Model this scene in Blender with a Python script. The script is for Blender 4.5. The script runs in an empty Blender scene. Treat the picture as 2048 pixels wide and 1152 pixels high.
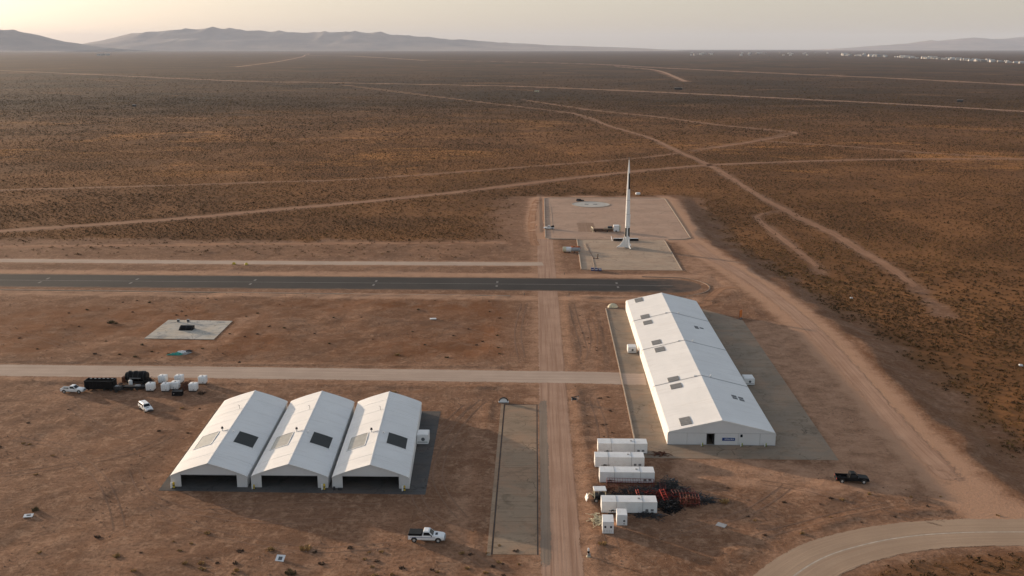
import bpy, bmesh, math, random
import numpy as np
from mathutils import Vector, Matrix
R = math.radians
rng = np.random.default_rng(7)
random.seed(7)

# ------------------------------------------------------------------ camera, sky, sun, exposure
scene = bpy.context.scene
COL = scene.collection
cam_d = bpy.data.cameras.new('camera')
cam = bpy.data.objects.new('camera', cam_d); COL.objects.link(cam)
cam_d.sensor_width = 36.0; cam_d.lens = 36.035
cam_d.clip_start = 1.0; cam_d.clip_end = 120000.0
cam.location = (0, 0, 70.0)
cam.rotation_euler = (R(90 - 13.178), 0, R(1.2516))
scene.camera = cam

SUN_EL = 6.8
HAZE_D = 2.0e-5
SHADOW_DIR = R(-35.0)                      # shadows fall to the right and towards the camera
SUN_VEC = Vector((-math.cos(SHADOW_DIR) * math.cos(R(SUN_EL)), -math.sin(SHADOW_DIR) * math.cos(R(SUN_EL)), math.sin(R(SUN_EL))))
SUN_AZ = math.atan2(SUN_VEC.x, SUN_VEC.y)  # from +Y towards +X
world = bpy.data.worlds.new('World'); scene.world = world; world.use_nodes = True
wn, wl = world.node_tree.nodes, world.node_tree.links
wn.clear()
sky = wn.new('ShaderNodeTexSky'); sky.sky_type = 'NISHITA'; sky.sun_disc = False
sky.sun_elevation = R(SUN_EL); sky.sun_rotation = SUN_AZ
sky.altitude = 800.0; sky.air_density = 1.0; sky.dust_density = 3.0; sky.ozone_density = 1.0
bg = wn.new('ShaderNodeBackground'); bg.inputs['Strength'].default_value = 0.15
wo = wn.new('ShaderNodeOutputWorld')
wb = wn.new('ShaderNodeMix'); wb.data_type = 'RGBA'; wb.blend_type = 'MULTIPLY'; wb.inputs[0].default_value = 1.0
wb.inputs[7].default_value = (1.0, 0.965, 0.955, 1.0)              # white balance of the whole sky
hs = wn.new('ShaderNodeHueSaturation'); hs.inputs['Saturation'].default_value = 0.62   # dust greys the whole sky
wl.new(sky.outputs[0], hs.inputs['Color']); wl.new(hs.outputs[0], wb.inputs[6]); # dust veil lying along the whole horizon, thinning upwards
tc = wn.new('ShaderNodeTexCoord'); sx = wn.new('ShaderNodeSeparateXYZ'); wl.new(tc.outputs['Generated'], sx.inputs[0])
mr = wn.new('ShaderNodeMapRange'); mr.interpolation_type = 'SMOOTHSTEP'; wl.new(sx.outputs[2], mr.inputs['Value'])
mr.inputs['From Min'].default_value = 0.03; mr.inputs['From Max'].default_value = 0.34; mr.inputs['To Min'].default_value = 0.70; mr.inputs['To Max'].default_value = 0.0
vl = wn.new('ShaderNodeMix'); vl.data_type = 'RGBA'; wl.new(mr.outputs[0], vl.inputs[0]); wl.new(wb.outputs[2], vl.inputs[6]); vl.inputs[7].default_value = (1.62, 1.47, 1.29, 1.0)
wl.new(vl.outputs[2], bg.inputs['Color']); wl.new(bg.outputs[0], wo.inputs['Surface'])

sd = bpy.data.lights.new('sun', 'SUN'); sd.energy = 3.1; sd.angle = R(0.6); sd.color = (1.0, 0.77, 0.55)
sun = bpy.data.objects.new('sun', sd); COL.objects.link(sun)
sun.rotation_euler = (-SUN_VEC).to_track_quat('-Z', 'Y').to_euler()
sun.location = (-200, 150, 120)

vs = scene.view_settings
vs.view_transform = 'Standard'; vs.look = 'None'; vs.gamma = 1.0; vs.use_curve_mapping = False
vs.exposure = 1.1
scene.cycles.use_denoising = True
scene.cycles.denoising_prefilter = 'ACCURATE'
scene.cycles.max_bounces = 5
scene.cycles.diffuse_bounces = 3
scene.cycles.transparent_max_bounces = 12
scene.cycles.volume_bounces = 1

# ------------------------------------------------------------------ materials
MATS = {}
def nodes_of(name):
    m = bpy.data.materials.new(name); m.use_nodes = True
    nt = m.node_tree; nt.nodes.clear()
    out = nt.nodes.new('ShaderNodeOutputMaterial')
    b = nt.nodes.new('ShaderNodeBsdfPrincipled')
    nt.links.new(b.outputs[0], out.inputs['Surface'])
    MATS[name] = m
    return m, nt, b, out
class NT:
    """small helper to wire shader nodes"""
    def __init__(s, nt): s.nt = nt
    def n(s, t, **kw):
        x = s.nt.nodes.new(t)
        for k, v in kw.items(): setattr(x, k, v)
        return x
    def l(s, a, b): s.nt.links.new(a, b)
    def set(s, sock, v):
        if hasattr(v, 'is_linked') or isinstance(v, bpy.types.NodeSocket): s.l(v, sock)
        else: sock.default_value = v
    def pos(s): return s.n('ShaderNodeNewGeometry').outputs['Position']
    def obj(s): return s.n('ShaderNodeTexCoord').outputs['Object']
    def map(s, vec, scale=(1, 1, 1), rot=0.0, loc=(0, 0, 0)):
        m = s.n('ShaderNodeMapping'); s.l(vec, m.inputs['Vector'])
        m.inputs['Scale'].default_value = scale; m.inputs['Rotation'].default_value = (0, 0, rot); m.inputs['Location'].default_value = loc
        return m.outputs[0]
    def noise(s, vec, scale, detail=3.0, rough=0.55, dist=0.0):
        x = s.n('ShaderNodeTexNoise'); s.l(vec, x.inputs['Vector'])
        x.inputs['Scale'].default_value = scale; x.inputs['Detail'].default_value = detail
        x.inputs['Roughness'].default_value = rough; x.inputs['Distortion'].default_value = dist
        return x.outputs['Fac']
    def ramp(s, fac, a, b):
        r = s.n('ShaderNodeMapRange'); r.interpolation_type = 'SMOOTHSTEP'
        s.set(r.inputs['Value'], fac); r.inputs['From Min'].default_value = a; r.inputs['From Max'].default_value = b
        return r.outputs[0]
    def math(s, op, a, b=0.0, c=None):
        m = s.n('ShaderNodeMath', operation=op)
        s.set(m.inputs[0], a); s.set(m.inputs[1], b)
        if c is not None: s.set(m.inputs[2], c)
        return m.outputs[0]
    def mix(s, fac, a, b, blend='MIX'):
        m = s.n('ShaderNodeMix', data_type='RGBA', blend_type=blend)
        s.set(m.inputs[0], fac)
        for i, v in ((6, a), (7, b)):
            if isinstance(v, tuple): m.inputs[i].default_value = (*v[:3], 1.0)
            else: s.l(v, m.inputs[i])
        return m.outputs[2]
    def dim(s, c, k): return s.mix(1.0, c, k if isinstance(k, tuple) else (k, k, k), 'MULTIPLY')
    def n_y(s, vec): x = s.n('ShaderNodeSeparateXYZ'); s.l(vec, x.inputs[0]); return x.outputs[1]
    def attr(s, name): return s.n('ShaderNodeAttribute', attribute_name=name).outputs['Fac']
    def bump(s, h, strength, dist):
        b = s.n('ShaderNodeBump'); b.inputs['Strength'].default_value = strength; b.inputs['Distance'].default_value = dist
        s.l(h, b.inputs['Height']); return b.outputs[0]

def mat(name, col, rough=0.7, var=0.18, scale=0.8, metal=0.0, dirt=None, dirt_amt=0.35, bump=0.0, bscale=8.0, spec=0.35):
    """paint / metal / concrete with uneven tone, grain and soiling"""
    if name in MATS: return MATS[name]
    m, nt, b, out = nodes_of(name); h = NT(nt)
    p = h.pos()
    f1 = h.noise(p, scale, 4.0); f2 = h.noise(p, scale * 9.0, 2.0)
    dark = tuple(c * (1 - var) for c in col); lite = tuple(min(1, c * (1 + var)) for c in col)
    c = h.mix(h.ramp(f1, 0.3, 0.7), dark, lite)
    c = h.mix(h.math('MULTIPLY', f2, 0.35), c, dark)
    if dirt:
        d = h.ramp(h.noise(p, scale * 1.7, 6.0, 0.65), 0.48, 0.75)
        c = h.mix(h.math('MULTIPLY', d, dirt_amt), c, dirt)
    h.l(c, b.inputs['Base Color'])
    b.inputs['Roughness'].default_value = rough; b.inputs['Metallic'].default_value = metal
    b.inputs['Specular IOR Level'].default_value = spec
    if bump > 0: h.l(h.bump(h.noise(p, bscale, 4.0), 1.0, bump), b.inputs['Normal'])
    return m

EARTH = 0.66
DUST = (0.30, 0.19, 0.12)
def fabric_mat(name, col, dirt_amt):
    m, nt, b, out = nodes_of(name); h = NT(nt)
    p = h.pos()
    c = h.mix(h.ramp(h.noise(p, 0.18, 4.0), 0.3, 0.7), tuple(x * 0.93 for x in col), col)
    streak = h.noise(h.map(p, (0.12, 1.6, 0.12)), 1.0, 4.0, 0.6)
    c = h.mix(h.math('MULTIPLY', h.ramp(streak, 0.5, 0.8), dirt_amt), c, (0.42, 0.36, 0.30))
    c = h.mix(h.math('MULTIPLY', h.ramp(h.noise(p, 1.3, 6.0, 0.7), 0.55, 0.8), dirt_amt), c, (0.45, 0.37, 0.29))
    h.l(c, b.inputs['Base Color']); b.inputs['Roughness'].default_value = 0.55; b.inputs['Specular IOR Level'].default_value = 0.25
    w = h.noise(h.map(p, (0.5, 0.16, 0.5)), 1.0, 3.0, 0.5)
    h.l(h.bump(w, 1.0, 0.05), b.inputs['Normal'])
    return m
M_FABRIC = fabric_mat('white_fabric', (0.75, 0.735, 0.71), 0.30)
M_WALL = fabric_mat('pale_panel', (0.60, 0.59, 0.58), 0.25)
M_WHITE = mat('white_paint', (0.72, 0.72, 0.71), 0.45, 0.05, 0.7, dirt=(0.42, 0.34, 0.27), dirt_amt=0.28)
M_CAR_WHITE = mat('white_car_paint', (0.78, 0.78, 0.77), 0.25, 0.03, 1.2, dirt=DUST, dirt_amt=0.2, spec=0.6)
M_BLACK = mat('black_paint', (0.008, 0.008, 0.009), 0.5, 0.3, 1.5, dirt=(0.05, 0.04, 0.03), dirt_amt=0.15, spec=0.12)
M_DARK = mat('dark_steel', (0.03, 0.03, 0.032), 0.55, 0.35, 2.0, dirt=(0.12, 0.08, 0.055), dirt_amt=0.35)
M_GLASS = mat('dark_glass', (0.008, 0.011, 0.016), 0.12, 0.1, 1.0, spec=0.22)
M_RUBBER = mat('rubber', (0.02, 0.019, 0.018), 0.85, 0.2, 4.0, dirt=(0.14, 0.095, 0.065), dirt_amt=0.4)
M_RIM = mat('rim_steel', (0.55, 0.55, 0.54), 0.35, 0.08, 3.0, metal=0.4, dirt=DUST, dirt_amt=0.3)
M_GREY = mat('grey_metal', (0.30, 0.30, 0.30), 0.5, 0.15, 1.5, dirt=DUST, dirt_amt=0.35)
M_SLAT = mat('vent_grey', (0.10, 0.105, 0.11), 0.6, 0.2, 1.5)
M_SKY_PALE = mat('pale_translucent_panel', (0.40, 0.39, 0.35), 0.35, 0.12, 1.2, dirt=(0.30, 0.26, 0.21), dirt_amt=0.6)
M_SKY_GREY = mat('grey_roof_panel', (0.155, 0.15, 0.14), 0.5, 0.22, 1.6, dirt=(0.3, 0.26, 0.21), dirt_amt=0.45)
M_SKY_DARK = mat('dark_roof_panel', (0.008, 0.014, 0.017), 0.45, 0.2, 0.8, dirt=(0.02, 0.022, 0.022), dirt_amt=0.4, spec=0.1)
M_RED = mat('red_frame_paint', (0.17, 0.021, 0.014), 0.6, 0.3, 1.5, dirt=(0.07, 0.028, 0.02), dirt_amt=0.6)
M_RUST = mat('rusty_steel', (0.12, 0.042, 0.02), 0.8, 0.35, 2.5, dirt=(0.08, 0.035, 0.02), dirt_amt=0.6)
M_ORANGE = mat('orange_board', (0.60, 0.16, 0.025), 0.55, 0.2, 1.2, dirt=(0.3, 0.1, 0.03), dirt_amt=0.4)
M_YELLOW = mat('yellow_paint', (0.55, 0.40, 0.035), 0.5, 0.15, 2.0, dirt=DUST, dirt_amt=0.4)
M_BLUE = mat('blue_sign', (0.012, 0.05, 0.20), 0.4, 0.1, 1.5)
M_BLUE_BOX = mat('blue_crate_plastic', (0.022, 0.035, 0.16), 0.5, 0.3, 2.0, dirt=DUST, dirt_amt=0.2)
M_TEAL = mat('teal_tarp', (0.02, 0.26, 0.20), 0.5, 0.3, 1.5, dirt=(0.25, 0.3, 0.3), dirt_amt=0.3)
M_CREAM = mat('cream_paint', (0.58, 0.52, 0.36), 0.5, 0.1, 1.5, dirt=DUST, dirt_amt=0.3)
M_ROCKET = mat('rocket_white', (0.80, 0.80, 0.78), 0.35, 0.04, 0.6, dirt=(0.5, 0.45, 0.38), dirt_amt=0.25)
M_KERB = mat('pale_kerb', (0.34, 0.27, 0.205), 0.85, 0.15, 0.9, dirt=DUST, dirt_amt=0.5)
M_LINE = mat('worn_white_line', (0.19, 0.17, 0.155), 0.7, 0.25, 0.6, dirt=(0.08, 0.07, 0.063), dirt_amt=0.95)
M_ROADLINE = mat('worn_road_line', (0.50, 0.41, 0.32), 0.8, 0.2, 0.8, dirt=(0.35, 0.26, 0.19), dirt_amt=0.7)
M_DRAIN = mat('dark_drain', (0.035, 0.03, 0.027), 0.8, 0.3, 1.5, dirt=(0.15, 0.1, 0.07), dirt_amt=0.5)
M_STRAW = mat('straw_grass', (0.36, 0.22, 0.085), 0.9, 0.35, 2.0)
M_BUSH = mat('olive_brush', (0.115, 0.085, 0.04), 0.9, 0.4, 1.2)
M_BRUSH_DARK = mat('dead_brush', (0.075, 0.045, 0.028), 0.9, 0.4, 1.5)

def concrete_mat(name, col, stain, sand, sand_amt, k=0.66, amt=0.55):
    m, nt, b, out = nodes_of(name); h = NT(nt)
    p = h.pos()
    c = h.mix(h.ramp(h.noise(p, 0.09, 5.0, 0.6), 0.3, 0.7), tuple(x * 0.86 for x in col), tuple(x * 1.1 for x in col))
    c = h.mix(h.math('MULTIPLY', h.ramp(h.noise(p, 0.35, 6.0, 0.75, 0.6), 0.50, 0.66), amt), c, stain)
    c = h.mix(h.math('MULTIPLY', h.ramp(h.noise(h.map(p, (0.045, 0.7, 1)), 1.0, 5.0, 0.7), 0.5, 0.66), 0.45), c, stain)
    c = h.mix(h.math('MULTIPLY', h.ramp(h.noise(p, 0.13, 5.0, 0.65, 0.8), 0.42, 0.7), sand_amt), c, sand)
    vo = h.n('ShaderNodeTexVoronoi', feature='DISTANCE_TO_EDGE'); vo.inputs['Scale'].default_value = 0.16
    wob = h.n('ShaderNodeVectorMath', operation='ADD'); nz = h.n('ShaderNodeTexNoise'); nz.inputs['Scale'].default_value = 0.5; nz.inputs['Detail'].default_value = 4.0
    h.l(p, nz.inputs['Vector']); sc = h.n('ShaderNodeVectorMath', operation='SCALE'); h.l(nz.outputs['Color'], sc.inputs[0]); sc.inputs['Scale'].default_value = 3.0
    h.l(p, wob.inputs[0]); h.l(sc.outputs[0], wob.inputs[1]); h.l(wob.outputs[0], vo.inputs['Vector'])
    crack = h.math('MULTIPLY', h.math('SUBTRACT', 1.0, h.ramp(vo.outputs['Distance'], 0.004, 0.016)), h.ramp(h.noise(p, 0.1, 3.0), 0.45, 0.6))
    c = h.mix(h.math('MULTIPLY', crack, 0.7), c, tuple(x * 0.4 for x in stain))
    blot = h.ramp(h.noise(h.map(p, loc=(55, 21, 0)), 0.22, 5.0, 0.7, 1.0), 0.58, 0.7)
    c = h.mix(h.math('MULTIPLY', blot, amt * 0.9), c, tuple(x * 0.75 for x in stain))
    g = h.noise(p, 6.0, 3.0, 0.7)
    c = h.mix(h.math('MULTIPLY', h.ramp(g, 0.35, 0.75), 0.4), c, tuple(x * 0.68 for x in col))
    h.l(h.dim(c, k), b.inputs['Base Color']); b.inputs['Roughness'].default_value = 0.9; b.inputs['Specular IOR Level'].default_value = 0.15
    h.l(h.bump(g, 0.7, 0.012), b.inputs['Normal'])
    return m
SAND = (0.33, 0.205, 0.135)
M_APRON = concrete_mat('apron_concrete', (0.135, 0.13, 0.125), (0.05, 0.047, 0.045), SAND, 0.25)
M_STRIP = concrete_mat('strip_concrete', (0.255, 0.205, 0.155), (0.12, 0.095, 0.07), SAND, 0.5, (1.2, 1.08, 0.97))
M_HALLPAD = concrete_mat('hall_pad_concrete', (0.27, 0.23, 0.185), (0.17, 0.13, 0.095), (0.38, 0.25, 0.165), 0.45, (1.0, 0.91, 0.83))
M_PAD_UP = concrete_mat('upper_pad_surface', (0.37, 0.265, 0.195), (0.25, 0.17, 0.12), (0.38, 0.25, 0.175), 0.45, (1.2, 1.11, 1.07))
M_PAD_LOW = concrete_mat('lower_pad_concrete', (0.36, 0.29, 0.22), (0.22, 0.17, 0.13), SAND, 0.3, (1.22, 1.12, 1.05))
M_PAD_SQ = concrete_mat('square_pad_concrete', (0.50, 0.46, 0.40), (0.15, 0.165, 0.18), (0.58, 0.46, 0.32), 0.55, 1.0, 0.85)
M_HELI = concrete_mat('helipad_concrete', (0.50, 0.47, 0.42), (0.33, 0.3, 0.26), SAND, 0.2, 1.0)

def alpha_out(h, out, shader, mask):
    tr = h.n('ShaderNodeBsdfTransparent'); mx = h.n('ShaderNodeMixShader')
    h.l(mask, mx.inputs[0]); h.l(tr.outputs[0], mx.inputs[1]); h.l(shader, mx.inputs[2])
    h.l(mx.outputs[0], out.inputs['Surface'])

def road_mat(name, col, col2, rut, ragged=1.0, soft=0.5, streak=0.8, k=(0.85, 0.78, 0.74)):
    """sheet of driven earth: wheel streaks along it, a ragged edge that breaks up into the soil"""
    m, nt, b, out = nodes_of(name); h = NT(nt)
    p = h.pos(); uv = h.n('ShaderNodeUVMap').outputs[0]
    c = h.mix(h.ramp(h.noise(p, 0.12, 5.0, 0.6), 0.3, 0.7), col, col2)
    st = h.noise(h.map(uv, (1.5, 0.022, 1)), 1.0, 5.0, 0.65)
    c = h.mix(h.math('MULTIPLY', h.ramp(st, 0.42, 0.66), streak), c, rut)
    st2 = h.noise(h.map(uv, (3.8, 0.05, 1), loc=(7, 3, 0)), 1.0, 3.0, 0.6)
    c = h.mix(h.math('MULTIPLY', h.ramp(st2, 0.5, 0.75), 0.4), c, tuple(min(1, x * 1.25) for x in col2))
    g = h.noise(p, 3.5, 5.0, 0.7)
    c = h.mix(h.math('MULTIPLY', h.ramp(g, 0.4, 0.8), 0.45), c, rut)
    h.l(h.dim(c, k), b.inputs['Base Color']); b.inputs['Roughness'].default_value = 0.95; b.inputs['Specular IOR Level'].default_value = 0.1
    hh = h.math('ADD', h.math('MULTIPLY', st2, 1.2), g)
    h.l(h.bump(hh, 0.8, 0.03), b.inputs['Normal'])
    e = h.attr('edge')
    n1 = h.noise(p, 0.55 / ragged, 5.0, 0.75)
    n2 = h.noise(p, 0.09 / ragged, 3.0, 0.6)
    n3 = h.noise(p, 4.5 / min(ragged, 2.0), 2.0, 0.6)
    n1 = h.math('ADD', h.math('MULTIPLY', n1, 0.5), h.math('ADD', h.math('MULTIPLY', n2, 0.2), h.math('MULTIPLY', n3, 0.3)))
    mask = h.math('GREATER_THAN', h.math('ADD', e, h.math('MULTIPLY', h.math('SUBTRACT', n1, 0.5), 3.2)), soft)
    alpha_out(h, out, b.outputs[0], mask)
    return m
M_ROAD = road_mat('dirt_road', (0.36, 0.24, 0.172), (0.46, 0.32, 0.235), (0.28, 0.175, 0.12), k=(0.98, 0.89, 0.84))
M_SIDE = road_mat('gravel_road', (0.44, 0.35, 0.27), (0.52, 0.415, 0.32), (0.36, 0.27, 0.205), 1.0, 0.3, 0.55, (0.98, 0.92, 0.92))
M_TRACK = road_mat('sandy_track', (0.37, 0.205, 0.125), (0.47, 0.28, 0.175), (0.26, 0.14, 0.085), 1.0, 0.8, 0.8, (0.86, 0.78, 0.70))
M_EROAD = road_mat('worn_haul_road', (0.42, 0.27, 0.185), (0.52, 0.35, 0.245), (0.34, 0.21, 0.14), 1.6, 0.8, 0.8, (0.9, 0.82, 0.78))
M_TRACK2 = road_mat('driven_track', (0.35, 0.20, 0.125), (0.45, 0.27, 0.175), (0.25, 0.14, 0.088), 1.0, 0.5, 0.8, (0.86, 0.78, 0.70))
M_FAR_TRACK = road_mat('far_sandy_track', (0.42, 0.27, 0.185), (0.52, 0.35, 0.25), (0.30, 0.18, 0.12), 6.0, 0.4, 0.5)
M_TYRE = road_mat('tyre_rut', (0.23, 0.145, 0.097), (0.31, 0.195, 0.135), (0.17, 0.10, 0.065), 0.8, 1.12)
M_SHOULDER = road_mat('grey_shoulder', (0.27, 0.22, 0.175), (0.33, 0.27, 0.21), (0.21, 0.165, 0.13), 1.0, 0.5, 0.6)
M_CURVE = road_mat('worn_paved_road', (0.42, 0.32, 0.24), (0.49, 0.375, 0.28), (0.34, 0.245, 0.18), 0.8, 0.25, 0.5, (0.9, 0.82, 0.74))

def runway_mat():
    m, nt, b, out = nodes_of('runway_asphalt'); h = NT(nt)
    p = h.pos(); uv = h.n('ShaderNodeUVMap').outputs[0]
    c = h.mix(h.ramp(h.noise(p, 0.06, 5.0, 0.6), 0.3, 0.7), (0.046, 0.043, 0.042), (0.075, 0.069, 0.066))
    st = h.noise(h.map(uv, (0.8, 0.008, 1)), 1.0, 4.0, 0.6)
    c = h.mix(h.math('MULTIPLY', h.ramp(st, 0.5, 0.75), 0.35), c, (0.12, 0.10, 0.09))
    e = h.attr('edge')
    n1 = h.noise(p, 0.22, 6.0, 0.7)
    dust = h.ramp(h.math('ADD', h.math('SUBTRACT', 0.55, h.math('MULTIPLY', e, 0.55)), h.math('MULTIPLY', h.math('SUBTRACT', n1, 0.5), 0.9)), 0.1, 0.5)
    c = h.mix(dust, c, (0.29, 0.185, 0.125))
    g = h.noise(p, 5.0, 3.0, 0.7)
    c = h.mix(h.math('MULTIPLY', g, 0.2), c, (0.03, 0.028, 0.027))
    h.l(h.dim(c, (0.50, 0.46, 0.44)), b.inputs['Base Color']); b.inputs['Roughness'].default_value = 0.85; b.inputs['Specular IOR Level'].default_value = 0.2
    return m
M_RUNWAY = runway_mat()

def ground_mat():
    m, nt, b, out = nodes_of('desert_ground'); h = NT(nt)
    p = h.pos()
    scrub = h.attr('scrub'); rust = h.attr('rust'); far = h.attr('far')
    big = h.noise(p, 0.03, 4.0, 0.6, 0.4); med = h.noise(p, 0.16, 6.0, 0.65, 0.6); fin = h.noise(p, 1.4, 6.0, 0.7)
    grit = h.noise(p, 7.0, 3.0, 0.75)
    # bare compound earth
    c = h.mix(h.ramp(big, 0.38, 0.62), (0.29, 0.165, 0.105), (0.42, 0.255, 0.17))
    c = h.mix(h.math('MULTIPLY', h.ramp(med, 0.42, 0.68), 0.75), c, (0.235, 0.115, 0.06))
    c = h.mix(h.math('MULTIPLY', h.ramp(h.noise(p, 0.38, 6.0, 0.75, 0.8), 0.48, 0.62), 0.75), c, (0.54, 0.36, 0.25))
    stk = h.noise(h.map(p, (0.9, 0.10, 1), rot=0.25), 1.0, 5.0, 0.65, 0.5)
    c = h.mix(h.math('MULTIPLY', h.ramp(stk, 0.52, 0.68), 0.5), c, (0.225, 0.135, 0.09))
    stk2 = h.noise(h.map(p, (0.12, 1.0, 1), rot=-0.2), 1.0, 5.0, 0.65, 0.8)
    c = h.mix(h.math('MULTIPLY', h.ramp(stk2, 0.54, 0.68), 0.5), c, (0.50, 0.33, 0.225))
    c = h.mix(h.math('MULTIPLY', h.ramp(fin, 0.46, 0.62), 0.75), c, (0.20, 0.11, 0.068))
    c = h.mix(h.math('MULTIPLY', h.ramp(grit, 0.5, 0.68), 0.6), c, (0.52, 0.36, 0.26))
    c = h.mix(h.math('MULTIPLY', h.math('MULTIPLY', rust, 0.78), h.ramp(med, 0.25, 0.6)), c, (0.275, 0.115, 0.045))
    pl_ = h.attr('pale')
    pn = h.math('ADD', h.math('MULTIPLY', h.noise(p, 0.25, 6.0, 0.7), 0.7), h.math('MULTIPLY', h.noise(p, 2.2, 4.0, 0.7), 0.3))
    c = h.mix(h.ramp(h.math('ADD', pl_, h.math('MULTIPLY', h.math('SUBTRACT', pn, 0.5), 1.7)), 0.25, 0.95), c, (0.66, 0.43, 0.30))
    # scrub plain soil: brown, with sandy and dark patches
    pl = h.noise(p, 0.011, 5.0, 0.62, 0.5); pl2 = h.noise(p, 0.06, 5.0, 0.65)
    s = h.mix(h.ramp(pl, 0.38, 0.66), (0.19, 0.11, 0.065), (0.30, 0.17, 0.095))
    s = h.mix(h.math('MULTIPLY', h.ramp(pl2, 0.52, 0.72), 0.5), s, (0.40, 0.23, 0.13))
    s = h.mix(h.math('MULTIPLY', h.ramp(fin, 0.45, 0.7), 0.45), s, (0.12, 0.072, 0.04))
    gold = h.math('ADD', h.math('MULTIPLY', h.noise(h.map(p, (1, 1.5, 1), loc=(130, 40, 0)), 0.0075, 8.0, 0.75, 0.6), 0.8), h.math('MULTIPLY', h.noise(p, 0.2, 4.0, 0.7), 0.2))
    s = h.mix(h.math('MULTIPLY', h.math('MULTIPLY', h.ramp(gold, 0.51, 0.62), 0.8), h.ramp(h.n_y(p), 500, 640)), s, (0.56, 0.31, 0.145))
    # far plain: cover too fine to tell apart, its shadows averaged into the colour
    f1 = h.noise(p, 0.0035, 5.0, 0.6, 0.6); f2 = h.noise(p, 0.025, 5.0, 0.7)
    q = h.mix(h.ramp(f1, 0.35, 0.62), (0.10, 0.066, 0.045), (0.17, 0.10, 0.06))
    q = h.mix(h.math('MULTIPLY', h.ramp(f2, 0.5, 0.72), 0.6), q, (0.07, 0.05, 0.034))
    q = h.mix(h.math('MULTIPLY', h.ramp(h.noise(h.map(p, (1, 1, 1), loc=(900, 300, 0)), 0.006, 5.0, 0.65, 0.5), 0.56, 0.7), 0.75), q, (0.34, 0.195, 0.105))
    s = h.mix(far, h.dim(s, (0.86, 0.665, 0.44)), h.dim(q, (0.50, 0.43, 0.34)))
    c = h.mix(scrub, h.dim(c, (0.655, 0.585, 0.525)), s)
    h.l(c, b.inputs['Base Color']); b.inputs['Roughness'].default_value = 0.95; b.inputs['Specular IOR Level'].default_value = 0.08
    rip = h.noise(h.map(p, (0.8, 2.2, 1), rot=0.5), 1.0, 4.0, 0.6, 1.2)
    hh = h.math('ADD', h.math('MULTIPLY', fin, 1.4), h.math('ADD', h.math('MULTIPLY', grit, 0.35), h.math('MULTIPLY', rip, 0.9)))
    bp = h.n('ShaderNodeBump'); bp.inputs['Distance'].default_value = 0.16
    h.l(h.math('SUBTRACT', 0.8, h.math('MULTIPLY', far, 0.5)), bp.inputs['Strength']); h.l(hh, bp.inputs['Height'])
    h.l(bp.outputs[0], b.inputs['Normal'])
    return m
M_GROUND = ground_mat()

def leaf_mat(name, a, bcol, c3):
    m, nt, b, out = nodes_of(name); h = NT(nt)
    p = h.pos()
    t = h.attr('tone')
    c = h.mix(h.ramp(t, 0.15, 0.6), a, bcol)
    c = h.mix(h.ramp(t, 0.72, 0.98), c, c3)
    c = h.mix(h.math('MULTIPLY', h.noise(p, 0.05, 3.0), 0.35), c, a)
    h.l(c, b.inputs['Base Color']); b.inputs['Roughness'].default_value = 0.9; b.inputs['Specular IOR Level'].default_value = 0.1
    return m
M_SCRUB = leaf_mat('scrub_leaves', (0.040, 0.023, 0.009), (0.095, 0.056, 0.020), (0.25, 0.145, 0.05))

def hill_mat():
    m, nt, b, out = nodes_of('hill_rock'); h = NT(nt)
    p = h.pos()
    c = h.mix(h.ramp(h.noise(p, 0.0012, 6.0, 0.65), 0.35, 0.65), (0.2, 0.15, 0.12), (0.3, 0.225, 0.17))
    h.l(c, b.inputs['Base Color']); b.inputs['Roughness'].default_value = 0.95
    return m
M_HILL = hill_mat()

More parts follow.
